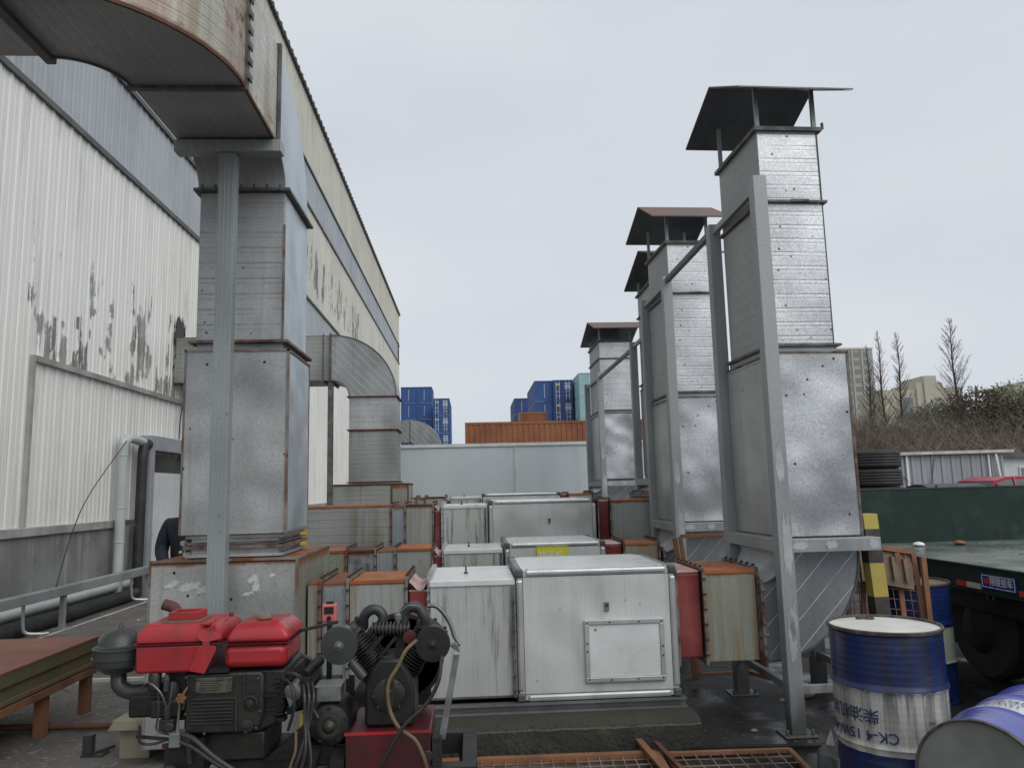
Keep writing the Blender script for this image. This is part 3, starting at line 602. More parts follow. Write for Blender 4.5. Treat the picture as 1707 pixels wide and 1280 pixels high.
# ================================================================== DUCT ROWS
def row(X, y0, y1, zb, zt, yc0, yc1, ztop, nm, base, right, seed):
    """one horizontal duct train. X dict of section x-limits"""
    random.seed(seed)
    t = thing('duct_run', nm, 'duct', ((X['red'][0]+X['start'])/2, (y0+y1)/2, 0))
    secs = X['secs']
    for i, (a, b_, mname, rusttop) in enumerate(secs):
        g = G(); dz = .006*(i % 3); g.box(a+.012, b_-.012, y0+.01*(i % 2), y1, zb, zt-dz); s = part(g, 'duct_section', mname, t, .004)
        if rusttop:
            g = G(); g.box(a+.012, b_-.012, y0-.004, y1+.004, zt+.0005-dz, zt+.006-dz); g.box(a+.012, b_-.012, y0-.006, y0-.001, zt-.016, zt+.006); part(g, 'top_sheet', rusttop, s)
    xs = [s_[0] for s_ in secs[1:]]+[secs[-1][1]]
    for x in xs: part(G().ring_x(x, y0, y1, zb, zt, .018, .018), 'flange', rust_edge, t)
    g = G()
    for x in xs: g.bolts_x(x, y0-.016, zb, zt, 6, .008, (y0, y1, zt+.018))
    part(g, 'clip', bolt_m, t)
    # supports under the run
    for x in (X['start']+.2, xs[-1]-.08):
        for y in (y0+.05, y1-.08): part(G().box(x-.03, x+.03, y, y+.05, 0, zb), 'leg', steel_post, t)
    # red flexible joint, inlet side
    a, b_ = X['red']; n = 4; g = G(); f0 = .06
    g.box(a+.012, b_-.012, y0+f0-.01, y1-f0, zb+.05, zt-.085); part(g, 'flexible_joint', red_fabric, t, .012)
    g = G(); nn = 9
    for i in range(nn):
        for j in range(7):
            pass
    vs = []; N1, N2 = 10, 14
    for j in range(N2+1):
        for i in range(N1+1):
            u = i/N1; v = j/N2; sag = -.05*math.sin(math.pi*u)
            vs.append((a+.012+(b_-a-.024)*u, y0+f0-.012+(y1-y0-2*f0+.02)*v, zt-.018+sag*(1 if v > .04 else 1.2)+.016*math.sin(v*21+u*7)*math.sin(math.pi*u)+random.uniform(-.004, .004)))
    g.add(vs, [(j*(N1+1)+i, j*(N1+1)+i+1, (j+1)*(N1+1)+i+1, (j+1)*(N1+1)+i) for j in range(N2) for i in range(N1)])
    # closed skirt so that the fold is not paper thin
    g.box(a+.013, b_-.013, y0+f0-.008, y1-f0, zt-.084, zt-.075); part(g, 'crumpled_fabric_top', red_faded, t, 0, 60)
    g = G(); g.ring_x(b_, yc0+.1, yc1-.1, zb-.03, ztop-.02, .03, .03); g.bolts_x(b_, yc0+.07, zb, ztop-.04, 10, .011, (yc0+.12, yc1-.12, ztop+.01)); part(g, 'joint_frame', alu_trim, t)
    # white ribbed box
    a, b_ = X['white']; z0 = base+.095
    g = G(); g.box(a, b_, yc0+.03, yc1-.05, z0, ztop-.045); wb = part(g, 'silencer_box', white_box, t, .004)
    g = G(); g.box(a-.006, b_-.004, yc0+.02, yc1-.04, ztop-.045, ztop-.004); part(g, 'box_lid', white_top, wb, .006)
    g = G(); g.tube([((a+b_)/2-.05, yc0+.45, ztop-.004), ((a+b_)/2-.05, yc0+.45, ztop+.05)], .006, 8); g.lathe([(.018, 0), (.012, .012)], ((a+b_)/2-.05, yc0+.45, ztop-.004), seg=10); part(g, 'lifting_eye', bolt_m, wb)
    g = G(); g.box(b_-.03, b_-.012, yc0+.004, yc0+.028, z0, ztop-.05); g.bolts_x(b_-.02, yc0+.006, z0, ztop-.1, 7, .008); g.box(a, b_, yc0+.02, yc0+.03, z0, z0+.012); part(g, 'edge_strip', dark_flange, wb)
    # outlet side
    r0, r1, d0, d1, rt = right
    g = G(); g.box(r0+.012, r1-.012, y0+.04, y1-.03, zb+.02, zt-.02); part(g, 'flexible_joint', red_fabric, t, .014)
    g = G(); g.box(r0+.012, r1-.012, y0+.05, y1-.04, zt-.018, zt+.0); part(g, 'fabric_top', red_faded, t, .008)
    g = G(); g.box(d0+.012, d1-.012, y0, y1, zb, zt-.008); s = part(g, 'duct_section', duct_rusty if rt else duct_grey, t, .004)
    g = G(); g.box(d0+.012, d1-.012, y0-.004, y1+.004, zt-.0075, zt-.001); g.box(d0+.012, d1-.012, y0-.006, y0-.001, zt-.02, zt-.001); part(g, 'top_sheet', rust_plate_o, s)
    for x in (r0, r1, d1): part(G().ring_x(x, y0, y1, zb, zt, .018, .018), 'flange', rust_flange, t)
    g = G()
    for x in (r1, d1): g.bolts_x(x, y0-.016, zb, zt, 6, .008, (y0, y1, zt+.018))
    part(g, 'clip', bolt_m, t)
    return t
rust_plate_o = M('orange rust plate', (.36, .12, .035), (.27, .085, .028), .7, 0, 3, None, None, None, .3, grime=((.13, .05, .025), .75))
cap_dark = M('dark corner plastic', (.055, .057, .058), (.085, .087, .088), .5)
cap_dark2 = M('grey end rail plastic', (.15, .155, .155), (.21, .215, .215), .5, 0, 6)
def cabinet(x0, x1, y0, y1, z0, z1, nm, hatch=True, group='white fan cabinets between the ducts'):
    t = thing('fan_cabinet', nm, 'fan cabinet', ((x0+x1)/2, (y0+y1)/2, 0), group)
    e = .045
    g = G(); g.box(x0+.01, x1-.01, y0+.01, y1-.01, z0+.01, z1-.012); part(g, 'panel', white_panel, t)
    g = G(); g.box(x0+e, x1-e, y0+e, y1-e, z1-.0115, z1-.004); part(g, 'top_panel', white_top, t)
    def rail(p0, p1):
        g = G(); g.bar(p0, p1, e, e); return g
    h = e/2
    for y in (y0+h, y1-h):
        for z in (z0+h, z1-h): part(rail((x0+e*1.4, y, z), (x1-e*1.4, y, z)), 'edge_rail', alu_trim, t, .016)
        for x in (x0+h, x1-h): part(rail((x, y, z0+e*1.4), (x, y, z1-e*1.4)), 'corner_rail', alu_trim, t, .016)
    for x in (x0+h, x1-h):
        part(G().bar((x, y0+e*1.4, z1-h), (x, y1-e*1.4, z1-h), e+.004, e+.004), 'end_rail', cap_dark2, t, .016)
        for y in (y0+h, y1-h):
            for z in (z0+h+.004, z1-h): part(G().box(x-e*.62, x+e*.62, y-e*.62, y+e*.62, z-e*.62, z+e*.62), 'corner_cap', cap_dark, t, .013)
    g = G(); q = .0035
    for (xa, xb, za, zb_) in ((x0+e, x1-e, z1-e-q, z1-e), (x0+e, x1-e, z0+e, z0+e+q), (x0+e, x0+e+q, z0+e+q, z1-e-q), (x1-e-q, x1-e, z0+e+q, z1-e-q)): g.box(xa, xb, y0+.0085, y0+.012, za, zb_)
    part(g, 'seal', bolt_m, t)
    if hatch:
        a, b_, c, d = x0+.415*(x1-x0), x0+.91*(x1-x0), z0+.13*(z1-z0), z0+.60*(z1-z0)
        g = G(); g.box(a+.03, b_-.03, y0-.004, y0+.02, c+.03, d-.03); hp = part(g, 'access_panel', white_top, t, .003)
        f = .03; g = G()
        for q in ((a, b_, d-f, d), (a, b_, c, c+f)): g.box(q[0], q[1], y0-.014, y0+.009, q[2], q[3])
        for q in ((a, a+f), (b_-f, b_)): g.box(q[0], q[1], y0-.0125, y0+.009, c+f, d-f)
        part(g, 'hatch_frame', alu_trim, hp, .003)
        g = G()
        for (u, v) in [(a+f*.5, c+.2), (a+f*.5, d-.15), (b_-f*.5, c+.16), (b_-f*.5, d-.18), (a+.17, d-f*.5), (b_-.17, d-f*.5), (a+.17, c+f*.5), (b_-.19, c+f*.5), (a+f*.7, c+f*.7), (b_-f*.6, d-f*.6), (b_-f*.7, c+f*.6), (a+f*.6, d-f*.6)]:
            g.lathe([(.006, 0), (.006, .004), (.001, .006)], (u, y0-.0135, v), (0, -1, 0), 8)
        part(g, 'screw', bolt_m, hp)
    xm = x0+.56*(x1-x0); g = G(); g.box(xm-.014, xm+.016, y0-.006, y0+.012, z1-.285, z1-.225); lk = part(g, 'vent_port', plastic_corner, t, .004)
    g = G(); g.lathe([(.010, 0), (.010, .006), (.002, .008)], (xm, y0-.006, z1-.245), (0, -1, 0), 12); part(g, 'port_plug', bolt_m, lk)
    g = G()
    for x in (x0+e*1.7, x1-e*1.7): g.lathe([(.006, 0), (.006, .003), (.001, .005)], (x, y0+.02, z1+.001), (0, 0, 1), 8)
    part(g, 'screw', bolt_m, t)
    g = G()
    for y in (y0-.02, y1-.08):
        xa = x0-.62
        g = G(); g.box(xa, x1+.03, y, y+.07, z0-.066, z0-.054); g.box(xa, x1+.03, y, y+.07, z0-.016, z0-.004); g.box(xa, x1+.03, y+.045, y+.055, z0-.054, z0-.016); part(g, 'base_rail', rail_m, t)
    return t
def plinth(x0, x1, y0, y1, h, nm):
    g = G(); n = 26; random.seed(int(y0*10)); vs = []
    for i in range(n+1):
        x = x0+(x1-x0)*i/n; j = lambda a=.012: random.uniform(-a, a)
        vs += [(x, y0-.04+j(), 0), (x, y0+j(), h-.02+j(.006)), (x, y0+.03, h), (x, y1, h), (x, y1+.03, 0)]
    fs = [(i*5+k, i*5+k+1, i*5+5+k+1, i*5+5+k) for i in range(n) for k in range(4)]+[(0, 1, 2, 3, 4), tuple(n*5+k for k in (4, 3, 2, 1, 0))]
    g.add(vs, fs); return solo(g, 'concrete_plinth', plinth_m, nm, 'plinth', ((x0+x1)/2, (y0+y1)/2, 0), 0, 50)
# row one
secs1 = [(-1.13, -1.035, duct_grey, None), (-1.035, -.85, duct_white, None), (-.85, -.455, duct_grey, rust_plate_o)]
row(dict(start=-1.13, secs=secs1, red=(-.455, -.30), white=(-.292, .286)), 5.33, 6.02, .45, 1.058, 5.25, 6.25, 1.055,
    'nearest horizontal duct run, with orange rusted top sheet and red flexible joints', .19, (1.40, 1.595, 1.595, 1.975, True), 1)
cabinet(.287, 1.381, 5.25, 6.29, .255, 1.108, 'nearest white fan cabinet, with a square access hatch on its front')
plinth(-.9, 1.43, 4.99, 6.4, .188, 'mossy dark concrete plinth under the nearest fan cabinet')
# row two
secs2 = [(-1.62, -1.28, duct_rusty, rust_plate), (-1.28, -.99, mottled, rust_dark), (-.99, -.79, duct_white, None), (-.79, -.41, duct_grey, rust_plate_o)]
row(dict(start=-1.62, secs=secs2, red=(-.41, -.30), white=(-.292, .306)), 7.93, 8.60, .45, 1.075, 7.85, 8.80, 1.062,
    'second horizontal duct run from the front, half hidden, with mottled zinc section', .19, (1.36, 1.56, 1.56, 1.93, True), 2)
c2 = cabinet(.325, 1.345, 7.82, 8.86, .255, 1.112, 'white fan cabinet with a small yellow sign, second from the front', hatch=False)
g = G(); g.box(.645, .965, 7.800, 7.826, .93, 1.065); sg = part(g, 'sign_plate', yellow_sign, c2)
tg = text_geo('排风机', .085); place_text(tg, Matrix.Translation((.79, 7.797, .985)) @ Matrix.Rotation(R(90), 4, 'X')); part(tg, 'lettering', white_paint, sg)
plinth(-.9, 1.40, 7.62, 8.95, .188, 'dark concrete plinth under the second fan cabinet')
# row three
secs3 = [(-2.9, -.98, gal_mossy, rust_plate), (-.98, -.81, duct_white, None), (-.81, -.47, duct_grey, rust_dark)]
row(dict(start=-2.9, secs=secs3, red=(-.47, -.36), white=(-.345, .18)), 9.33, 10.35, .5, 1.495, 9.25, 10.5, 1.485,
    'third duct run from the front, its large ribbed box edged in rust', .19, (1.54, 1.69, 1.69, 2.19, False), 3)
cabinet(.20, 1.50, 9.25, 10.55, .26, 1.525, 'large white fan cabinet, third from the front, with plain front panel', hatch=False)
plinth(-.9, 1.55, 9.15, 10.7, .19, 'concrete plinth under the third fan cabinet')
# row four
secs4 = [(-1.12, -1.0, duct_grey, None), (-1.0, -.845, duct_white, None), (-.845, -.48, duct_grey, rust_dark)]
row(dict(start=-1.12, secs=secs4, red=(-.48, -.375), white=(-.36, .17)), 13.85, 14.9, .5, 1.552, 13.75, 15.0, 1.55,
    'farthest duct run, only its clipped top edge showing above the third', .19, (1.61, 1.75, 1.75, 2.2, False), 4)
cabinet(.19, 1.58, 13.75, 15.05, .26, 1.585, 'farthest white fan cabinet, only its top rail showing', hatch=False)
plinth(-.9, 1.62, 13.65, 15.2, .19, 'concrete plinth under the farthest fan cabinet')

# ---------------------------------------------------------------- far left duct with elbow into the warehouse
s2 = thing('intake_duct', 'galvanised duct with a big rounded elbow turning into the warehouse, beside the grey panel wall', 'duct', (-2.0, 15.6, 0))
Ya, Yb = 15.2, 16.1
g = G(); g.box(-2.80, -1.26, Ya, 16.5, .1, 1.815); b0 = part(g, 'base_box', gal_mossy, s2)
g = G(); g.box(-1.57, -1.25, Ya-.008, Ya-.002, .1, 1.79); part(g, 'rusted_end', duct_rusty, b0)
g = G(); g.box(-2.81, -1.25, Ya-.015, 16.51, 1.815, 1.832); g.box(-1.60, -1.56, Ya-.015, Ya-.009, .1, 1.8); g.box(-1.27, -1.245, Ya-.015, Ya-.001, .1, 1.8); part(g, 'corner_trim', rust_dark, b0)
g = G(); g.box(-2.42, -1.485, Ya, Yb, 1.87, 2.89); part(g, 'ribbed_section', gal_mossy, s2)
g = G(); g.box(-2.42, -1.485, Ya, Yb, 2.91, 3.55); part(g, 'plain_section', gal_dull, s2)
for z in (1.865, 2.90, 3.565): part(G().ring_z(-2.42, -1.485, Ya, Yb, z, .04, .022), 'flange', rust_dark, s2)
g = G(); g.elbow('xz', (-2.78, 3.575), (.36, .33), (1.295, 1.25), 0, 90, Ya, Yb, 22); part(g, 'elbow', gal_cheekB, s2, 0, 25)
g = G(); g.elbow('xz', (-2.78, 3.575), (1.285, 1.24), (1.305, 1.26), 0, 90, Ya-.015, Ya-.001, 22); g.elbow('xz', (-2.78, 3.575), (.35, .32), (.37, .34), 0, 90, Ya-.015, Ya-.001, 22); part(g, 'seam', dark_gap, s2)
g = G(); g.box(-5.86, -2.82, Ya, Yb, 3.91, 4.82); part(g, 'overhead_section', gal_mossy, s2)
part(G().ring_x(-2.80, Ya, Yb, 3.905, 4.825, .038, .038), 'flange', dark_flange, s2); part(G().ring_x(-2.94, Ya, Yb, 3.905, 4.825, .022, .022), 'flange', dark_flange, s2)
g = G(); g.box(-2.83, -2.73, Ya-.08, Ya+.02, 0, 3.85); solo(g, 'duct_prop', dark_flange, 'dark grey post under the far rounded duct elbow', 'post', (-2.78, Ya, 0))
g = G(); g.elbow('xz', (-1.75, 2.95), (.12, .12), (.88, .76), 0, 90, 22, 22.6, 14); g.box(-3.3, -1.77, 22, 22.6, 3.07, 3.71); g.box(-3.5, -2.9, 21.95, 22.65, 0, 3.06); g.box(-1.63, -.87, 22, 22.6, 0, 2.94)
s5 = solo(g, 'intake_duct', gal_cheekB, 'small duct elbow peeking above the left end of the grey panel wall', 'duct', (-1.3, 22.3, 0), 0, 25)
g = G()
for k in range(10):
    a = random.uniform(-.5, .5); g.tube([(-2.95+random.uniform(-.1, .1), 13.55, 1.5), (-2.95+a*.6, 13.5, 1.75+random.uniform(.1, .3)), (-2.95+a, 13.5, 1.9+random.uniform(.1, .6))], [.008, .005, .002], 4)
# ================================================================== OUTLET STACKS ON THE RIGHT
def gable_hood(t, x0, x1, yf, yb, yr, zf, zb, zr, mat, matu):
    th = .012; g = G()
    g.prism([(x0, yf, zf), (x0, yr, zr), (x0, yr, zr+th), (x0, yf, zf+th)], (x1-x0, 0, 0))
    g.prism([(x0, yr, zr), (x0, yb, zb), (x0, yb, zb+th), (x0, yr, zr+th)], (x1-x0, 0, 0))
    h = part(g, 'hood', mat, t)
    g = G(); g.prism([(x0+.006, yf+.006, zf-.004), (x0+.006, yr, zr-.004), (x0+.006, yr, zr-.001), (x0+.006, yf+.006, zf-.001)], (x1-x0-.012, 0, 0))
    g.prism([(x0+.006, yr, zr-.004), (x0+.006, yb-.006, zb-.004), (x0+.006, yb-.006, zb-.001), (x0+.006, yr, zr-.001)], (x1-x0-.012, 0, 0)); part(g, 'hood_underside', matu, h)
def stack(label, x0, y0, lo, up, zs, hood, elb, big):
    """lo=(w,d) lower box, up=(dx,dy,w,d) upper; zs=(elbow top, box bottom, box top, mid flange, rim)"""
    t = thing('exhaust_stack', label, 'exhaust stack', (x0, y0, 0), 'exhaust stacks with gabled hoods along the right')
    zb, zt, zm, zr = zs
    x1, y1 = x0+lo[0], y0+lo[1]
    g = G(); g.box(x0, x1, y0, y1, zb, zt); lb = part(g, 'lower_box', gal_blot, t, .004)
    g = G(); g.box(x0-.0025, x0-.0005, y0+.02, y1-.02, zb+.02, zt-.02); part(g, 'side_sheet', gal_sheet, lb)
    g = G(); g.box(x1-.012, x1+.006, y0-.006, y0+.014, zb, zt+.01); g.box(x0-.006, x1+.006, y0-.006, y0+.012, zt-.004, zt+.012); g.box(x0-.006, x0+.012, y0, y1+.006, zt-.004, zt+.012); part(g, 'corner_trim', rust_flange, lb)
    if not big:
        g = G()
        for (u, v, r) in ((.62, .82, .018), (.60, .58, .035), (.86, .57, .03), (.45, .37, .045), (.48, .62, .012)):
            g.lathe([(r*.55, 0), (r*.35, .0006), (.001, .0008)], (x0+lo[0]*u, y0-.0006, zb+(zt-zb)*v), (.02, -1, .03), 14)
        part(g, 'dent', gal_blot, lb, 0, 60)
    ux, uy, uw, ud = x0+up[0], y0+up[1], up[2], up[3]
    g = G(); g.box(ux-.01, ux+uw+.01, uy-.01, uy+ud+.01, zt+.012, zt+.05); part(g, 'collar', steel_chan, t)
    g = G(); g.box(ux, ux+uw, uy, uy+ud, zt+.05, zm-.01); a = part(g, 'middle_section', gal_bright, t, .003)
    g = G(); g.box(ux+.002, ux+uw-.004, uy+.004, uy+ud-.004, zm+.01, zr); b_ = part(g, 'top_section', gal_bright, t, .003)
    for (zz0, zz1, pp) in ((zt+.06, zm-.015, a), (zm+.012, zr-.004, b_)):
        g = G(); g.box(ux-.002, ux-.0005, uy+.006, uy+ud-.006, zz0, zz1); part(g, 'side_sheet', gal_shaded_side, pp)
    g = G(); g.box(ux+uw-.004, ux+uw+.003, uy-.003, uy+.01, zt+.05, zr); part(g, 'corner_seam', dark_gap, b_)
    for q in ((zm, .028, .018), (zt+.062, .035, .02), (zr, .03, .03)): part(G().ring_z(ux, ux+uw, uy, uy+ud, *q), 'flange', dark_flange, t)
    g = G(); g.box(ux+uw*.45, ux+uw*.75, uy-.034, uy-.028, zm-.006, zm+.012); g.bolts_x(ux+uw+.03, uy, zt+.05, zt+.08, 1); g.box(ux+uw+.03, ux+uw+.045, uy-.03, uy-.015, zr, zr+.05); part(g, 'clip', rust_flange, t)
    g = G(); g.box(ux+.01, ux+uw-.01, uy+.01, uy+ud-.01, zr-.02, zr-.01)
    X0, X1, yf, yb, yr, zf, zbk, zrg = hood
    for (px_, py_) in ((ux+.012, uy+.012), (ux+uw-.012, uy+.012), (ux+.012, uy+ud-.02), (ux+uw-.012, uy+ud-.02)):
        if py_ < yr: zz = zf+(zrg-zf)*(py_-yf)/(yr-yf)
        else: zz = zbk+(zrg-zbk)*(yb-py_)/(yb-yr)
        gg = G(); gg.box(px_-.015, px_+.015, py_-.012, py_+.012, zr, zz-.004); part(gg, 'hood_post', steel_post, t)
    gable_hood(t, X0, X1, yf, yb, yr, zf, zbk, zrg, hood_rust if big or big is None else hood_under, hood_under)
    cu, cv, ri, ro = elb
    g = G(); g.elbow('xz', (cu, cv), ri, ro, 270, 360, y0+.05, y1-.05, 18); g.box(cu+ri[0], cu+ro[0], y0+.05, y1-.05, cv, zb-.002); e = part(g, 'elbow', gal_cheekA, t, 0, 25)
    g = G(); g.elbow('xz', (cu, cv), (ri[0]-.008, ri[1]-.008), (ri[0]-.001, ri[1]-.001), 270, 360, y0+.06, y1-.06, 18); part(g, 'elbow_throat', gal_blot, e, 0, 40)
    g = G(); g.elbow('xz', (cu, cv), (ro[0]-.006, ro[1]-.006), (ro[0]+.006, ro[1]+.006), 270, 360, y0+.04, y0+.052, 18); g.elbow('xz', (cu, cv), (ri[0]-.006, ri[1]-.006), (ri[0]+.006, ri[1]+.006), 270, 360, y0+.04, y0+.052, 18); part(g, 'seam', dark_flange, e)
    g = G(); g.ring_x(cu, y0+.05, y1-.05, cv-ro[1], cv-ri[1], .03, .02); g.bolts_x(cu+.01, y0+.03, cv-ro[1], cv-ri[1], 7, .011, (y0+.1, y1-.1, cv-ri[1]+.03)); part(g, 'flange', rust_flange, t)
    return t
gal_shaded_side = M('galvanised shaded side', (.38, .395, .39), (.30, .31, .31), .45, .4, 1.6, ((.24, .245, .24), .4), None, (Z, .105, .28, .001), .3, .3)  # darker copy of the bright sheet for left-hand faces: painted shade
sA = stack('nearest and tallest galvanised exhaust stack on the right, its grey hood unrusted', 2.18, 5.25, (.55, .90), (.01, .04, .47, .79), (1.275, 2.575, 3.725, 4.295),
           (1.985, 2.86, 5.08, 6.30, 5.66, 4.515, 4.60, 4.83), (1.985, 1.18, (.20, .215), (.73, .735)), False)
sA.rotation_euler.z = .035
sB = copy_tree(sA); sB.location = (2.17, 7.88, 0); sB['label'] = 'second exhaust stack from the front, rust along its hood'; sB.rotation_euler.z = .03
for c in sB.children:
    if c.name.startswith('hood.') or c.name == 'hood': c.data = c.data.copy(); c.data.materials[0] = hood_rust
sD = stack('farthest exhaust stack, lowest in view, with an orange rusted hood', 2.42, 13.80, (.62, 1.3), (.0, .04, .60, 1.15), (1.80, 3.0, 4.035, 4.36),
           (2.27, 3.3, 13.45, 15.2, 14.2, 4.53, 4.50, 4.79), (2.2, 1.75, (.22, .20), (.84, 1.22)), True)
sC = copy_tree(sD); sC.location = (2.44, 9.38, 0); sC['label'] = 'third exhaust stack, mostly hidden behind the second, with dark hood'

def frame(label, x0, x1, y0, y1, zt, zbar, low=True):
    t = thing('post_tower', label, 'steel frame', ((x0+x1)/2, (y0+y1)/2, 0), 'grey steel support frames around the exhaust stacks')
    h = .05
    for (x, y, top) in ((x0, y0, zt), (x0, y1, zt), (x1, y1, zbar)):
        g = G(); g.box(x-h, x+h, y-h, y+h, 0.012, top); g.box(x-.11, x+.11, y-.09, y+.09, 0, .012)
        for sx in (-.085, .085): g.lathe([(.012, 0), (.012, .03), (.006, .035)], (x+sx, y-.06, .012), seg=6)
        part(g, 'post', steel_post, t, .004)
    g = G(); g.box(x0+h, x1+.03, y0-.046, y0+.046, zbar-.09, zbar-.001); g.box(x0-.046, x0+.046, y0+h, y1-h, zbar-.09, zbar-.002); g.box(x0+h, x1-h, y1-.046, y1+.046, zbar-.09, zbar-.001)
    g.box(x1-.04, x1+.04, y0+.05, y1-h, zbar-.09, zbar-.002); part(g, 'ledge_beam', steel_post, t, .004)
    g = G(); g.box(x0-.02, x0+.02, y0+h, y1-h, zt-.09, zt-.04); part(g, 'top_tie', steel_post, t)
    if low:
        g = G(); g.box(x0+h, x1-h, y0-.02, y0+.02, .26, .31); g.box(x0-.02, x0+.02, y0+h, y1-h, .26, .31); g.box(x0+h, x1-h, y1-.02, y1+.02, .26, .31); g.box(x1-.02, x1+.02, y0+.05, y1-h, .26, .31); part(g, 'lower_tie', steel_post, t)
    # brushed-on repair paint at the welds
    g = G(); random.seed(3)
    def blob(cx, cz, rx, rz, y):
        n = 44; g.prism([(cx+rx*math.cos(a)*random.uniform(.72, 1.1), y, cz+rz*math.sin(a)*random.uniform(.5, 1.12)) for a in [2*math.pi*k/n for k in range(n)]], (0, -.0015, 0))
    blob(x0+.01, zbar-.04, .034, .24, y0-h-.0005); blob(x0+.1, zbar-.045, .06, .036, y0-.0465); blob((x0+x1)/2, zbar-.045, .045, .036, y0-.0465); blob(x1-.02, zbar-.045, .04, .038, y0-.0465); blob(x0+.012, zbar-.55, .03, .14, y0-h-.0005); blob(x0-.005, zbar+.5, .03, .16, y0-h-.0005)
    blob(x0+.0, .6, .03, .2, y0-h-.0005)
    part(g, 'touch_up_paint', patch_paint, t)
    return t
fA = frame('nearest grey steel support frame, its posts standing on wet ground around the tallest stack', 2.124, 2.76, 5.19, 6.22, 3.87, 1.27)
fB = dup(fA, (fA.location.x, fA.location.y+2.63, 0), 'second steel support frame from the front, around the second exhaust stack')
fD = frame('farthest and lowest steel support frame, beside the grey panel wall', 2.38, 3.1, 13.65, 15.2, 3.73, 1.76, False)
fC = dup(fD, (fD.location.x, fD.location.y-4.45, 0), 'third steel support frame, mostly hidden behind the second')
g = G(); g.box(2.10, 2.145, 6.28, 7.76, 3.80, 3.85); solo(g, 'tie_beam', steel_post, 'sloping-looking tie beam joining the tops of the first and second frames', 'beam', (2.12, 7, 3.8))
g = G(); g.box(2.36, 2.405, 10.81, 13.59, 3.62, 3.67); solo(g, 'tie_beam', steel_post, 'tie beam joining the tops of the third and fourth frames', 'beam', (2.38, 12, 3.6))
bp_ = thing('striped_post', 'yellow and black striped square post leaning behind the front blue drum', 'post', (2.86, 5.34, 0))
def tilt(z): return 2.885-.055*z
for i, (a, b_) in enumerate(((0, .35), (.35, .62), (.62, .885), (.885, 1.09), (1.09, 1.25), (1.25, 1.345), (1.345, 1.405))):
    pass
bands = [(0.0, .30), (.30, .57), (.57, .85), (.85, 1.08), (1.08, 1.315), (1.315, 1.42)]
for i, (a, b_) in enumerate(bands):
    g = G(); x0, x1 = tilt(a), tilt(b_); h = .052
    g.add([(x0-h, 5.29, a), (x0+h, 5.29, a), (x0+h, 5.39, a), (x0-h, 5.39, a), (x1-h, 5.29, b_), (x1+h, 5.29, b_), (x1+h, 5.39, b_), (x1-h, 5.39, b_)], [(0, 3, 2, 1), (4, 5, 6, 7), (0, 1, 5, 4), (1, 2, 6, 5), (2, 3, 7, 6), (3, 0, 4, 7)])
    part(g, 'yellow_band' if i % 2 else 'black_band', yellow_paint if i % 2 else black_paint, bp_)

# ================================================================== MESH FRAMES AND SCRAP
def mesh_panel(nm, corners, mat, th=.035, nu=6, nv=14, bars=(), wires=True):
    """panel from four 3-D corners (bl, br, tr, tl)"""
    bl, br, tr, tl = [Vector(c) for c in corners]; n = (br-bl).cross(tl-bl).normalized()
    base = (bl+br)/2; t = thing('mesh_panel', nm, 'mesh panel', (base.x, base.y, 0))
    g = G()
    for a, b_ in ((bl, br), (tl, tr), (bl, tl), (br, tr)): g.bar(a, b_, th, th*.8, n)
    for (u0, v0, u1, v1) in bars:
        P = lambda u, v: bl.lerp(br, u).lerp(tl.lerp(tr, u), v)
        g.bar(P(u0, v0), P(u1, v1), th, th*.8, n)
    part(g, 'frame', mat, t, .002)
    if wires:
        g = G(); P = lambda u, v: bl.lerp(br, u).lerp(tl.lerp(tr, u), v)
        for i in range(1, nu): g.tube([P(i/nu, 0), P(i/nu, 1)], .0036, 4)
        for i in range(1, nv): g.tube([P(0, i/nv), P(1, i/nv)], .0036, 4)
        part(g, 'wire_mesh', wire_m, t)
    return t
mesh_panel('orange framed wire panel leaning in front of the rear blue drum', [(2.98, 5.50, 0), (3.265, 5.46, 0), (3.26, 5.58, 1.12), (2.95, 5.62, 1.17)], orange_rust, .035, 5, 16, [(0, .55, .62, 0), (.55, .82, 1, .80), (.45, .0, .62, .98)])
mesh_panel('orange steel mesh panel with slanted legs between the curved duct and striped post', [(2.74, 5.62, 0), (3.04, 5.58, 0), (3.05, 5.72, 1.16), (2.84, 5.76, 1.18)], orange_fr, .032, 6, 20, [(.25, 0, .55, .93), (.62, 0, .66, .93)])
g = G(); g.prism([(2.84, 5.54, .93), (3.20, 5.50, .86), (3.27, 5.60, 1.12), (2.88, 5.64, 1.19)], (.0, .02, -.004))
for k in range(4):
    x = 2.89+k*.085; z = .975-.017*k; g.prism([(x, 5.535-.008*k, z), (x+.025, 5.533-.008*k, z-.005), (x+.05, 5.60-.008*k, z+.15), (x+.025, 5.602-.008*k, z+.155)], (0, -.02, 0))
solo(g, 'slotted_board', wood_m, 'brown slotted board fixed across the tops of the orange mesh panels', 'board', (3.03, 5.57, .9))
g = G(); g.bar((3.262, 5.44, 0), (3.285, 5.50, 1.09), .038, .03); solo(g, 'orange_bar', orange_fr, 'bright orange upright bar in front of the rear blue drum', 'bar', (3.262, 5.44, 0), .002)
mesh_panel('orange primed open frame standing behind the nearest rust-topped duct', [(1.97, 6.86, 0), (2.42, 6.86, 0), (2.36, 6.98, 1.20), (1.90, 6.98, 1.19)], orange_fr, .035, 2, 2, (), False)
g = G(); g.bar((1.90, 6.74, 0), (1.80, 6.80, 1.19), .04, .035); solo(g, 'orange_bar', orange_fr, 'single orange bar leaning left of the open orange frame', 'bar', (1.9, 6.74, 0), .002)
mesh_panel('rusty orange wire panel lying flat in front of the mossy plinth', [(-.35, 3.9, .02), (1.06, 3.9, .02), (1.10, 4.85, .03), (-.32, 4.87, .03)], orange_fr, .045, 20, 12)
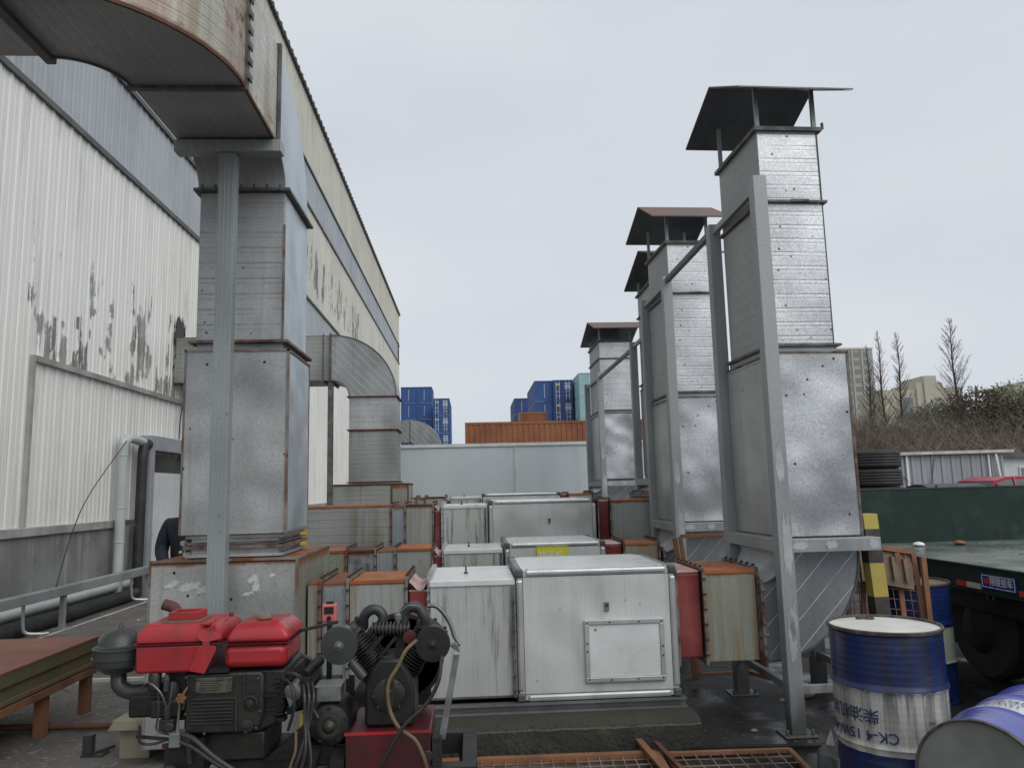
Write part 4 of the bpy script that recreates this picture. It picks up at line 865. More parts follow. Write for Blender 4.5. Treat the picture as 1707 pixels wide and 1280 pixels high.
mesh_panel('rusty wire panel lying on the wet ground beside the front drum', [(1.14, 3.9, .02), (1.86, 3.9, .02), (1.92, 4.82, .03), (1.16, 4.84, .03)], orange_rust, .03, 9, 9)
g = G(); g.bar((1.09, 4.30, .045), (1.02, 5.00, .075), .042, .02); solo(g, 'orange_bar', orange_fr, 'short orange flat bar lying across the two flat mesh panels', 'bar', (1.05, 4.7, .04), .002)
g = G(); g.bar((1.19, 4.3, .045), (1.12, 4.93, .07), .03, .02); solo(g, 'orange_bar', rust_dark, 'short dark rusty bar lying beside the orange flat bar', 'bar', (1.15, 4.6, .04), .002)
g = G(); g.bar((1.30, 4.97, .012), (2.45, 4.90, .012), .05, .024); solo(g, 'steel_angle', iron_dark, 'dark steel bar lying on the wet ground right of the plinth', 'bar', (1.9, 4.93, 0))
g = G(); g.bar((-1.75, 4.75, .02), (-.75, 4.62, .02), .06, .03); solo(g, 'orange_bar', orange_fr, 'orange bar on the ground beneath the red engine', 'bar', (-1.3, 4.7, 0))
g = G(); g.box(-2.29, -2.10, 5.27, 5.62, 0, .19); g.prism([(-2.34, 5.2, .19), (-1.9, 5.2, .19), (-1.9, 5.2, .24), (-2.3, 5.2, .26)], (0, .45, 0)); solo(g, 'support_block', wood_block, 'pale green stained block under the corner of the left duct base box', 'block', (-2.18, 5.4, 0), .006)
g = G(); g.tube([(-4.6, 6.05, .03), (-2.2, 5.9, .03)], .022, 8); solo(g, 'scrap_pipe', rust_dark, 'thin rusty pipe lying across the ground under the table', 'pipe', (-3.4, 6, 0), 0, 60)
g = G(); g.tube([(-4.6, 7.95, .05), (-2.3, 7.8, .05)], .03, 8); solo(g, 'scrap_pipe', iron_dark, 'dark pipe on the ground behind the table legs', 'pipe', (-3.4, 7.9, 0), 0, 60)
g = G(); g.box(-2.56, -2.50, 5.35, 5.40, 0, .13); g.box(-2.56, -2.42, 5.33, 5.42, 0, .012); g.bar((-2.5, 5.37, .01), (-2.40, 5.46, .03), .02, .02); solo(g, 'steel_bracket', olive_iron, 'small steel bracket standing on the ground left of the engine', 'bracket', (-2.53, 5.37, 0))
random.seed(21)
for k in range(12):
    x, y = random.choice([(random.uniform(-3.2, -2.2), random.uniform(5.2, 8)), (random.uniform(1.5, 2.6), random.uniform(5.0, 7)), (random.uniform(-5.2, -3.5), random.uniform(9, 13))])
    r = random.uniform(.012, .04); g = G(); g.lathe([(r*.6, 0), (r, r*.25), (r*.5, r*.55), (0.001, r*.5)], (x, y, 0), (random.uniform(-.15, .15), random.uniform(-.15, .15), 1), 7)
    lab = 'small stone lying on the yard ground'
    o = solo(g, 'stone', wood_block if k % 3 else cream_trim, lab, 'stone', (x, y, 0), 0, 0, 'loose stones on the yard ground')
g = G(); random.seed(91)
for k in range(900):
    if k % 3: x, y = random.uniform(1.45, 2.9), random.uniform(4.9, 7.6)
    else: x, y = random.uniform(-4.5, -2.0), random.uniform(5.2, 9)
    r = random.choice((.003, .004, .005, .009)); a = random.uniform(0, 6.28); c_, s_ = math.cos(a)*r, math.sin(a)*r
    g.add([(x-c_, y-s_, 0), (x+s_, y-c_, 0), (x+c_, y+s_, 0), (x-s_, y+c_, 0), (x, y, r*.7)], [(0, 1, 4), (1, 2, 4), (2, 3, 4), (3, 0, 4)])
tag(mk(g, 'grit', grit_m), 'loose grit and leaf crumbs scattered over the yard ground', 'grit', kind='stuff')
g = G(); r = .07; g.lathe([(r*.5, 0), (r, r*.5), (r*.95, r*1.1), (r*.5, r*1.4), (.001, r*1.5)], (2.56, 6.05, .0), (.3, 0, 1), 12); solo(g, 'rock', cream_trim, 'pale rounded lump on the ground beneath the curved duct', 'rock', (2.56, 6.05, 0), 0, 60)
g = G(); g.bar((2.2, 6.35, .14), (2.6, 6.05, .06), .04, .03); solo(g, 'wood_stick', table_leg, 'brown stick leaning on the pale lump under the curved duct', 'stick', (2.4, 6.2, .05))

g = G(); g.box(-1.98, -1.90, 8.9, 8.98, 0, 1.28); solo(g, 'yellow_post', yellow_bright, 'small yellow post glimpsed between the near left duct and the third duct run', 'post', (-1.94, 8.94, 0), .005)
# ================================================================== RUSTY TABLE
tb = thing('work_table', 'low rusty steel work table standing at the left edge', 'table', (-3.8, 5.5, 0))
g = G(); g.box(-4.9, -3.03, 3.6, 6.52, .545, .56); part(g, 'top', table_top, tb)
g = G(); g.box(-3.10, -3.035, 3.6, 6.52, .46, .545); g.box(-3.075, -3.06, 3.6, 6.5, .375, .46); g.box(-3.12, -3.03, 3.6, 6.5, .345, .375); g.box(-4.9, -3.1, 6.46, 6.52, .345, .545); part(g, 'side_channel', table_side, tb, .003)
g = G(); g.box(-3.14, -3.02, 3.6, 6.48, .285, .335); g.box(-4.85, -3.14, 6.42, 6.47, .285, .335); part(g, 'under_rail', table_leg, tb)
for (x, y) in ((-3.09, 5.84), (-3.07, 6.42), (-4.3, 6.40), (-4.3, 5.0), (-3.09, 4.2)):
    g = G(); g.box(x-.035, x+.035, y-.035, y-.02, 0, .285); g.box(x+.02, x+.035, y-.02, y+.035, 0, .285); part(g, 'leg', table_leg, tb)

# ================================================================== DRUMS
def drum(nm, loc, mat, lid, H=.87, r=.288, bung=True):
    t = thing('oil_drum', nm, 'drum', loc); x, y, z = loc
    prof = [(r*.2, 0), (r*.985, 0), (r*1.012, .004), (r*1.012, .016), (r*.99, .02)]
    n = 64
    for i in range(n+1):
        h = .03+(H-.06)*i/n; u = h/H; rr = r*.985
        for c in (.335, .665):
            rr += .011*math.exp(-((u-c)/.016)**2)
        if u < .28 or u > .72: rr += .0016*math.sin(u*H*2*math.pi/.034)
        else: rr += .0008*math.sin(u*H*2*math.pi/.036)
        prof.append((rr, h))
    prof += [(r*.99, H-.02)]
    g = G(); g.lathe(prof, loc, seg=72); b_ = part(g, 'body', mat, t, 0, 35)
    g = G(); g.lathe([(r*.99, H-.018), (r*1.014, H-.014), (r*1.016, H), (r*1.0, H+.006), (r*.975, H+.004), (r*.97, H-.01)], loc, seg=72); part(g, 'rim', rim_m, t, 0, 35)
    g = G(); g.lathe([(.001, H-.013), (r*.6, H-.013), (r*.92, H-.011), (r*.972, H-.008)][::-1], loc, seg=64); l = part(g, 'lid', lid, t, 0, 35)
    if not bung: return t, b_
    g = G(); g.lathe([(.028, 0), (.03, .012), (.02, .016)], (x+r*.1, y+r*.72, H-.012), seg=8); g.box(x-.04, x+.05, y+r*.70, y+r*.80, H-.012, H+.008); part(g, 'bung', rim_m, l)
    return t, b_
def wrap_text(txt, size, loc, r, ang, z, flip, parent, mat, nm='lettering'):
    g = text_geo(txt, size)
    # subdivide not needed: strokes are narrow; wrap x onto the cylinder
    vs = []
    for (a, b_, _) in g.v:
        if flip: a, b_ = -a, -b_
        t = R(ang)+a/r
        vs.append((loc[0]+(r)*math.cos(t), loc[1]+(r)*math.sin(t), z+b_))
    g.v = vs; return part(g, nm, mat, parent)
d1, db = drum('large blue and white oil drum standing upside down with a dirty white top', (2.25, 4.20, 0), drum_m, drum_lid)
wrap_text('柴油机油', .072, (2.25, 4.2), .291, 229-180+0, .46, True, db, navy_text) if False else None
# lettering faces the viewer's left; the drum is upside down so it reads rotated
wrap_text('柴油机油', .080, (2.25, 4.2), .2915, 199, .455, True, db, navy_text)
wrap_text('CK-4 15W-40', .074, (2.25, 4.2), .2915, 205, .355, True, db, navy_text)
wrap_text('14KG', .022, (2.25, 4.2), .2915, 282, .43, True, db, navy_text)
wrap_text('170kg', .022, (2.25, 4.2), .2915, 283, .40, True, db, navy_text) if False else None
d2, _ = drum('blue drum with pale band and brown top, half hidden behind the mesh panels', (3.40, 5.93, 0), drum2_m, lid_brown)
# lying drum: built upright then tipped on its side
d3, db3 = drum('bright blue oil drum lying on its side at the lower right corner, grey end showing', (0, 0, 0), drum3_m, lid_grey, bung=False)
wrap_text('CK-4 15W-40', .055, (0, 0), .2915, 12, .505, False, db3, navy_text)
wrap_text('柴油机油', .055, (0, 0), .2915, 12, .43, False, db3, navy_text)
ax = Vector((-.80, -.60, 0)).normalized()      # direction of the end that faces us
yv = Vector((0, 0, 1)); 
xv = yv.cross(ax).normalized()
d3.matrix_world = Matrix.Translation(Vector((2.235, 3.445, .29))-ax*.87) @ Matrix((xv, yv, ax)).transposed().to_4x4() @ Matrix.Rotation(R(70), 4, 'Z')
g = G(); random.seed(5); n = 14
pts = [(2.0+.12*math.cos(2*math.pi*k/n)*random.uniform(.7, 1.2), 4.36+.14*math.sin(2*math.pi*k/n)*random.uniform(.7, 1.2), 0) for k in range(n)]
g.prism(pts, (.03, .02, .16)); solo(g, 'plastic_sack', hood_under, 'dark crumpled plastic sack beside the foot of the front drum', 'sack', (2.0, 4.4, 0), .02, 60)
g = G(); g.prism([(1.99, 4.5, .0), (2.05, 4.44, .0), (2.05, 4.46, .14), (2.03, 4.47, .25), (2.01, 4.50, .17)], (.015, .02, 0)); solo(g, 'plastic_scrap', cream_trim, 'pale plastic scrap sticking up left of the front drum', 'scrap', (2.02, 4.47, 0))

# ================================================================== TRAILER
tr = thing('flatbed_trailer', 'dark green flatbed trailer with a headboard and wet deck at the right', 'trailer', (5.3, 6, 0))
g = G(); g.box(3.86, 6.6, 2.2, 8.05, .955, .985); part(g, 'deck', deck_m, tr)
g = G(); g.box(3.83, 3.86, 2.2, 8.05, .79, .995); g.box(3.80, 3.83, 2.2, 8.05, .985, 1.0); g.box(3.86, 6.6, 8.0, 8.04, .79, .95); part(g, 'side_beam', trailer_g, tr, .004)
g = G(); g.box(3.82, 6.62, 8.051, 8.11, .79, 1.55); hb = part(g, 'headboard', trailer_g, tr, .004)
g = G(); g.box(3.80, 6.64, 8.045, 8.118, 1.551, 1.566); part(g, 'top_rail', olive_iron, hb)
g = G(); g.box(4.3, 4.45, 2.2, 8, .60, .95); g.box(5.8, 5.95, 2.2, 8, .60, .95)
for y in (3, 4, 5, 6, 7): g.box(3.87, 6.55, y, y+.06, .85, .953)
part(g, 'chassis_beam', iron_dark, tr)
for k in range(11):
    y = 2.6+k*.5; g = G(); g.tube(bez([(3.84, y-.03, .785), (3.832, y-.03, .76), (3.83, y, .745), (3.832, y+.03, .76), (3.84, y+.03, .785)], 4), .006, 6); part(g, 'rope_hook', iron, tr, 0, 60)
for (x, y) in ((4.22, 4.35), (4.22, 5.35), (4.22, 6.35), (5.9, 4.35), (5.9, 5.35), (5.9, 6.35)):
    g = G(); g.lathe([(.25, 0), (.38, .01), (.41, .04), (.41, .20), (.38, .23), (.25, .24)], (x, y, .41), (1, 0, 0), 36); wq = part(g, 'wheel', tyre_m, tr, 0, 40)
    g = G(); g.lathe([(.06, -.01), (.2, -.005), (.24, .03), (.24, .2)], (x, y, .41), (1, 0, 0), 28); part(g, 'hub', iron_dark, wq, 0, 40)
g = G(); g.box(4.5, 5.8, 3.4, 7.4, .45, .60); g.box(3.95, 4.0, 3.4, 7.6, .62, .79); g.box(4.6, 4.66, 2.4, 7.9, .1, .95); part(g, 'axle_frame_dark_sheets', iron_dark, tr, .02)  # frame plus dark sheets added to make the space under the deck black
g = G(); random.seed(77)
for k in range(150):
    x = random.gauss(5.0, .6); y = random.gauss(7.2, .5)
    if not (3.9 < x < 6.5 and 5 < y < 8): continue
    r = random.uniform(.006, .02); a = random.uniform(0, 3)
    g.add([(x-r, y, .9855), (x+r*math.cos(a), y-r*.6, .9855), (x+r, y+r*.4, .9855), (x, y+r, .9855), (x, y, .9855+r*.5)], [(0, 1, 4), (1, 2, 4), (2, 3, 4), (3, 0, 4)])
o_ = mk(g, 'deck_litter', grit_m); tag(o_, 'dead leaves and grit scattered on the wet trailer deck', 'litter', kind='stuff')
g = G(); g.box(3.818, 3.829, 5.29, 5.665, .838, .945); sp_ = part(g, 'sign_plate', blue_sign, tr)
g = G()
for q in ((5.305, 5.65, .932, .936), (5.305, 5.65, .847, .851)): g.box(3.8155, 3.8178, q[0], q[1], q[2], q[3])
for q in ((5.303, 5.307), (5.648, 5.652)): g.box(3.8155, 3.8178, q[0], q[1], .851, .932)
part(g, 'sign_border', white_paint, sp_)
rot = Matrix((Vector((0, -1, 0)), Vector((0, 0, 1)), Vector((-1, 0, 0)))).transposed().to_4x4()
tg = text_geo('翔骏挂车', .068); tg.v = [(a*.9, b_, c) for a, b_, c in tg.v]; place_text(tg, Matrix.Translation((3.8165, 5.445, .892)) @ rot); part(tg, 'lettering', white_paint, sp_)
g = G(); g.prism([(3.8178, 5.638, .915), (3.8178, 5.60, .905), (3.8178, 5.575, .92), (3.8178, 5.57, .885), (3.8178, 5.595, .868), (3.8178, 5.62, .88)], (-.002, 0, 0)); part(g, 'emblem', red_sign, sp_)
g = G(); g.box(3.818, 3.829, 5.84, 5.965, .822, .862); part(g, 'reflector_strip', red_sign, tr)
g = G(); g.box(3.818, 3.829, 5.68, 5.838, .822, .862); part(g, 'reflector_strip', cream_trim, tr)
g = G(); g.box(3.818, 3.829, 5.14, 5.27, .822, .862); part(g, 'reflector_strip', red_sign, tr)
for i, (x, y, m_, lab) in enumerate(((4.94, 7.6, orange_fr, 'orange scrap lying on the trailer deck, left of two'), (5.75, 7.62, red_faded, 'pinkish scrap lying on the trailer deck, right of two'), (4.48, 7.55, white_paint, 'small white scrap on the trailer deck nearest the striped post'))):
    g = G(); g.lathe([(.03, 0), (.06, .015), (.045, .04), (.001, .05)], (x, y, .985), (.1, .1, 1), 9); solo(g, 'scrap', m_, lab, 'scrap', (x, y, .985), 0, 50)

# ================================================================== BACKGROUND RIGHT
def wheel_stack(x, y, z0, n, r, name, labels):
    for k in range(n):
        g = G(); h = .382; z = z0+k*h
        g.lathe([(r*.55, 0), (r*.88, 0), (r*.97, .03)]+[(r*(1.0 if q % 2 else .975), .04+q*.0295) for q in range(11)]+[(r*.97, .35), (r*.88, h-.006), (r*.55, h-.006)], (x, y, z), seg=40)
        solo(g, name, tyre_m, labels[k], 'tyre', (x, y, z), 0, 35, 'tyres stacked by the shed')
wheel_stack(8.60, 16, 0, 6, .60, 'tyre', ['tyre at the bottom of the stack by the shed', 'second tyre from the bottom of the stack by the shed', 'third tyre from the bottom of the stack by the shed', 'third tyre from the top of the stack by the shed', 'wide truck tyre directly under the topmost one by the shed', 'topmost wide truck tyre of the stack by the shed'])
g = G(); g.box(8.1, 9.3, 15.4, 16.6, 1.94, 2.24)
sh = thing('shed', 'long grey corrugated shed with a pale flat roof edge behind the tyres', 'shed', (12.4, 20.5, 0))
gg = corr(8.2, 14.45, 0, 2.36, .28, .03, 0); g = G(); g.v = [(b_, 20-a, c) for a, b_, c in gg.v]; g.f = gg.f; part(g, 'wall', shed_m, sh)
g = G(); g.box(14.45, 14.47, 20, 24, 0, 2.3); part(g, 'side_wall', shed_m, sh)
g = G(); g.prism([(8.1, 19.85, 2.30), (8.1, 24.1, 2.30), (8.1, 24.1, 2.38), (8.1, 19.85, 2.38)], (6.6, 0, .03)); part(g, 'roof', cream_trim, sh)
g = G(); g.box(11.70, 11.76, 19.93, 19.96, 0, 2.3); g.box(14.0, 14.04, 19.93, 19.96, 0, 2.3); g.bar((14.45, 19.9, 0), (14.2, 19.9, 2.3), .05, .04); part(g, 'door_post', white_paint, sh)
g = G(); g.tube(bez([(11.6, 19.94, 1.75), (11.9, 19.94, 1.48), (12.3, 19.94, 1.5), (12.5, 19.94, 2.2)], 6), .012, 5); part(g, 'hose', dark_gap, sh)
ho = thing('site_cabin', 'white site cabin with a barred window, cut by the right edge', 'cabin', (19, 25.5, 0))
g = G(); g.box(17.3, 22, 24, 27, 0, 2.3); part(g, 'wall', white_top, ho)
g = G(); g.box(17.1, 22.2, 23.8, 27.2, 2.3, 2.45); part(g, 'roof', hood_under, ho)
g = G(); g.box(17.85, 18.75, 23.95, 23.99, 1.3, 2.0); wi = part(g, 'window_frame', white_paint, ho)
for xx in (17.89, 18.32): 
    g = G(); g.box(xx, xx+.38, 23.94, 23.949, 1.34, 1.96); part(g, 'pane', glass_far, wi)
def car(nm, x0, y, mat, L, H, hatch):
    t = thing('parked_car', nm, 'car', (x0+L/2, y, 0)); W_ = 1.72
    lo = [(0.02, .30), (0, .62), (.05, .88), (.95 if not hatch else .28, .98), (L*.62, .98), (L-.25, .84), (L, .62), (L-.02, .28)]
    g = G(); g.prism([(x0+a, y-W_/2, z) for a, z in lo], (0, W_, 0)); part(g, 'body', mat, t, .05, 40)
    cab = [(.12 if hatch else .55, .96), (.42 if hatch else 1.15, H-.10), (.75 if hatch else 1.5, H-.01), (L*.42, H), (L*.50, H-.06), (L*.66, .96)]
    g = G(); n = len(cab)
    vs = [(x0+a, y-W_/2+.06+(z-.96)*.22, z) for a, z in cab]+[(x0+a, y+W_/2-.06-(z-.96)*.22, z) for a, z in cab]
    g.add(vs, [tuple(range(n-1, -1, -1)), tuple(range(n, 2*n))]+[(i, (i+1) % n, (i+1) % n+n, i+n) for i in range(n)]); cb = part(g, 'cabin', glass_m, t, .02, 40)
    g = G(); rf = cab[1:5]; vs = [(x0+a, y-W_/2+.05+(z-.96)*.22, z+.03) for a, z in rf]+[(x0+a, y+W_/2-.05-(z-.96)*.22, z+.03) for a, z in rf]
    m = len(rf); vs += [(a, b_, c-.08) for a, b_, c in vs]
    g.add(vs, [(i, i+1, m+i+1, m+i) for i in range(m-1)]+[(2*m+i, 3*m+i, 3*m+i+1, 2*m+i+1) for i in range(m-1)]+[(i, 2*m+i, 2*m+i+1, i+1) for i in range(m-1)]+[(m+i, m+i+1, 3*m+i+1, 3*m+i) for i in range(m-1)]+[(0, m, 3*m, 2*m), (m-1, 3*m-1, 4*m-1, 2*m-1)]); part(g, 'roof', mat, t, .012, 40)
    g = G()
    for a, b_ in ((cab[0], cab[1]), (cab[4], cab[5])):
        for s in (-1, 1): g.bar((x0+a[0], y+s*(W_/2-.05), .96), (x0+b_[0], y+s*(W_/2-.05-(b_[1]-.96)*.22), b_[1]), .06, .05)
    for fx in (L*.22, L*.40):
        for s in (-1, 1): g.bar((x0+fx, y+s*(W_/2-.05), .96), (x0+fx, y+s*(W_/2-.05-(H-.96)*.22), H), .05, .03)
    g2 = g; part(g2, 'window_pillar', mat, t)
    for a in (L*.19, L*.80):
        for s in (-1, 1):
            g = G(); g.lathe([(.2, 0), (.30, .02), (.31, .1), (.3, .19), (.2, .2)], (x0+a, y+s*(W_/2-.1)-.1, .31), (0, 1, 0), 24); part(g, 'wheel', tyre_m, t, 0, 40)
    for s in (-1, 1):
        g = G(); g.box(x0-.01, x0+.12, y+s*.65-.14, y+s*.65+.14, .68, .82); part(g, 'tail_lamp', red_sign, t, .01)
    return t
car('red hatchback with its roof showing above the trailer headboard', 12.05, 18.3, car_red, 4.2, 1.66, True)
car('dark saloon car showing behind the headboard, left of the red car', 8.80, 17.6, car_dark, 4.3, 1.52, False).rotation_euler.z = R(90)

# far buildings
tw = thing('apartment_tower', 'tall beige apartment tower with many small windows beyond the wood', 'building', (133, 258, 0))
g = G(); g.box(122, 138.5, 250, 268, 0, 46.6); part(g, 'wall', tower_m, tw)
g = G(); g.box(138.5, 143, 256, 268, 0, 30); part(g, 'wing', tower_m, tw)
g = G(); g.box(121.8, 138.7, 249.8, 268.2, 46.6, 47.2); part(g, 'parapet', cream_trim, tw)
for i in range(4):
    for k in range(15):
        g = G(); x = 125+i*3.4; g.box(x, x+1.9, 249.93, 250.3, 2+k*3.0, 3.6+k*3.0); part(g, 'window', glass_far, tw)
for i in range(4):
    g = G(); g.box(124.0+i*3.4, 124.35+i*3.4, 249.6, 250, 0, 46.5); part(g, 'pilaster', cream_bld, tw)
b2 = thing('cream_building', 'long cream building with stepped roofline above the tree tops', 'building', (125, 205, 0))
g = G(); g.box(112, 124, 200, 212, 0, 26.2); g.box(122, 129.5, 199.5, 212, 0, 28); g.box(124, 127.5, 199, 210, 0, 29.8); g.box(129.5, 136, 201, 212, 0, 26.8); part(g, 'wall', cream_bld, b2)
g = G(); g.box(118, 121, 199.9, 200.1, 18, 24); part(g, 'window', glass_far, b2)
g = G(); g.box(150, 165, 200, 212, 0, 27.2); g.box(155, 160, 199.8, 212, 0, 28.2); solo(g, 'cream_building', cream_bld, 'cream building top at the far right above the trees', 'building', (157, 205, 0))

# ---------------------------------------------------------------- vegetation
def crown_geo(rx, ry, rz, n, leaf, seed, lob=5):
    random.seed(seed); g = G(); L = []
    for i in range(lob):
        a = random.uniform(0, 6.28); q = random.uniform(.2, .6)
        L.append((rx*q*math.cos(a), ry*q*math.sin(a), random.uniform(-.35, .5)*rz, random.uniform(.45, .7)))
    for i in range(n):
        c = random.choice(L); th = random.uniform(0, 6.28); ph = math.acos(random.uniform(-.7, 1)); r = c[3]*random.uniform(.65, 1.05)
        p = Vector((c[0]+rx*r*math.sin(ph)*math.cos(th), c[1]+ry*r*math.sin(ph)*math.sin(th), c[2]+rz*r*math.cos(ph)))
        a = Vector([random.gauss(0, 1) for _ in range(3)]).normalized()*leaf*random.uniform(.5, 1.2); b_ = a.orthogonal().normalized()*leaf*random.uniform(.35, .8)
        g.add([p-a, p+b_, p+a, p-b_], [(0, 1, 2, 3)])
    return g
random.seed(31)
BT = []
for k, (mt_, lab) in enumerate(((leaf_a, 'a'), (leaf_b, 'b'), (leaf_c, 'c'))):
    g = crown_geo(3.4, 3.0, 2.6, 4600, .12, 40+k, 10); me = bpy.data.meshes.new('crown'); me.from_pydata(g.v, [], g.f); me.materials.append(mt_); BT.append(me)
treesp = [(33.6, 63, 4.6, .9, 2, 'small brown-leaved tree just right of the apartment tower foot'), (37.2, 60, 5.3, 1.0, 0, 'dark evergreen below the cream building'), (39.6, 61, 6.2, .95, 0, 'dark evergreen right of the cream building, left of the tall bare tree'),
    (41.6, 58, 6.3, 1.1, 1, 'olive green tree just right of the tall bare tree'), (44.4, 60, 7.2, 1.0, 0, 'evergreen with the highest crown of the wood'), (47.6, 58, 6.6, 1.15, 1, 'olive tree near the right edge'), (50.5, 60, 6.8, 1.1, 2, 'brownish tree at the right edge of the wood'),
    (35.2, 56, 3.4, .9, 1, 'low olive bush in front of the dark evergreen'), (43.0, 52, 4.0, 1.1, 2, 'brownish bush below the olive trees'), (47.5, 50, 4.0, 1.15, 2, 'brown bush low in front, farther right'), (38.6, 54, 3.6, 1.0, 0, 'low dark bush in the middle of the wood'), (30.8, 62, 3.6, 1.0, 2, 'brown bush just right of the nearest stack'), (54, 60, 6.6, 1.1, 1, 'olive tree cut by the right edge')]
for (x, y, z, s, k, lab) in treesp:
    t = thing('bushy_tree', lab, 'tree', (x, y, 0), 'bushy trees on the slope beyond the shed')
    c = bpy.data.objects.new('crown', BT[k]); col.objects.link(c); c.parent = t; c.location = (0, 0, z); c.scale = (s, s, s); c.rotation_euler.z = random.uniform(0, 6)
    g = G(); g.tube([(x, y, 0), (x+.1, y, z*.6), (x, y, z+1)], [.18, .13, .05], 7); part(g, 'trunk', bark_m, t)
def bare_tree(x, y, H, lab, seed, wd=1.0):
    random.seed(seed); t = thing('bare_conifer', lab, 'tree', (x, y, 0), 'tall bare conifers standing above the wood')
    g = G(); lean = random.uniform(-.3, .3); T = lambda z: Vector((x+lean*z/H+.08*math.sin(z*.8+seed), y, z))
    g.tube([T(H*i/14) for i in range(15)], [.17*(1-i/14.3)+.012 for i in range(15)], 7); part(g, 'trunk', bark_m, t)
    g = G(); z = H*.30
    while z < H*.985:
        u = z/H; ln = wd*(2.5*(1-u)**.8+.15)*random.uniform(.35, 1.2); a = random.uniform(0, 6.28)+math.sin(z)*2; p = T(z)
        d = Vector((math.cos(a)*.8, math.sin(a)*.8, .95)); e = p+d*ln*.55+Vector((0, 0, ln*.02)); f = p+Vector((d.x*ln, d.y*ln, d.z*ln*1.25))
        g.tube([p, e, f], [.022*(1.1-u), .012, .005], 4, False)
        for q in range(16):
            w_ = random.uniform(.25, 1); s_ = p.lerp(f, w_); b_ = Vector((d.x+random.uniform(-.7, .7), d.y+random.uniform(-.7, .7), random.uniform(.2, 1.1))).normalized()*ln*random.uniform(.12, .32)
            g.tube([s_, s_+b_], [.007, .003], 3, False)
        z += random.uniform(.035, .085)
    part(g, 'branches', twig_m if wd < .9 else bark_m, t)
bare_tree(36.85, 55, 13.9, 'tallest and most isolated bare conifer, right of the cream building', 3, 1.0)
bare_tree(33.9, 60, 14.0, 'bare conifer in the middle of the three beside the apartment tower', 4, .75)
bare_tree(35.3, 60, 13.9, 'bare conifer on the right of the three beside the apartment tower', 5, .8)
bare_tree(33.15, 61, 13.0, 'thin bare conifer closest to the apartment tower', 6, .6)
bare_tree(31.9, 58, 9.3, 'short dark bare trunk in front of the tower foot', 7, .45)
def thicket(x0, x1, y0, y1, zt, n, mat, seed, nm):
    random.seed(seed); g = G()
    for i in range(n):
        x = random.uniform(x0, x1); y = random.uniform(y0, y1); z = random.uniform(0, .75)*zt
        f = (y-y0)/(y1-y0); z += f*1.2
        d = Vector((random.gauss(0, .7), random.gauss(0, .4), random.uniform(.25, 1.1))).normalized(); L_ = random.uniform(.5, 2.0)
        p = Vector((x, y, z)); q = p+d*L_+Vector((0, 0, -.08*L_)); s = Vector((d.z, 0, -d.x)).normalized()*random.uniform(.012, .03)
        g.add([p-s, p+s, q], [(0, 1, 2)])
        for k in range(3):
            w_ = random.uniform(.2, .9); a = p.lerp(q, w_); e = a+Vector((random.gauss(0, .5), random.gauss(0, .3), random.uniform(.1, .8)))*L_*.35
            g.add([a-s*.5, a+s*.5, e], [(0, 1, 2)])
    o = mk(g, nm, mat, fixn=False); tag(o, kind='stuff'); return o
tag(thicket(24, 56, 42, 54, 5.0, 12000, twig_m, 8, 'thicket'), 'dense reddish brown leafless thicket behind the grey shed', 'thicket')
tag(thicket(24, 56, 40, 50, 4.4, 8000, twig2_m, 9, 'thicket'), 'grey brown leafless brush at the foot of the slope behind the shed', 'thicket')
tag(thicket(28, 58, 52, 62, 7.4, 11000, twig2_m, 10, 'undergrowth'), 'dark brown undergrowth between the trees on the slope', 'undergrowth')

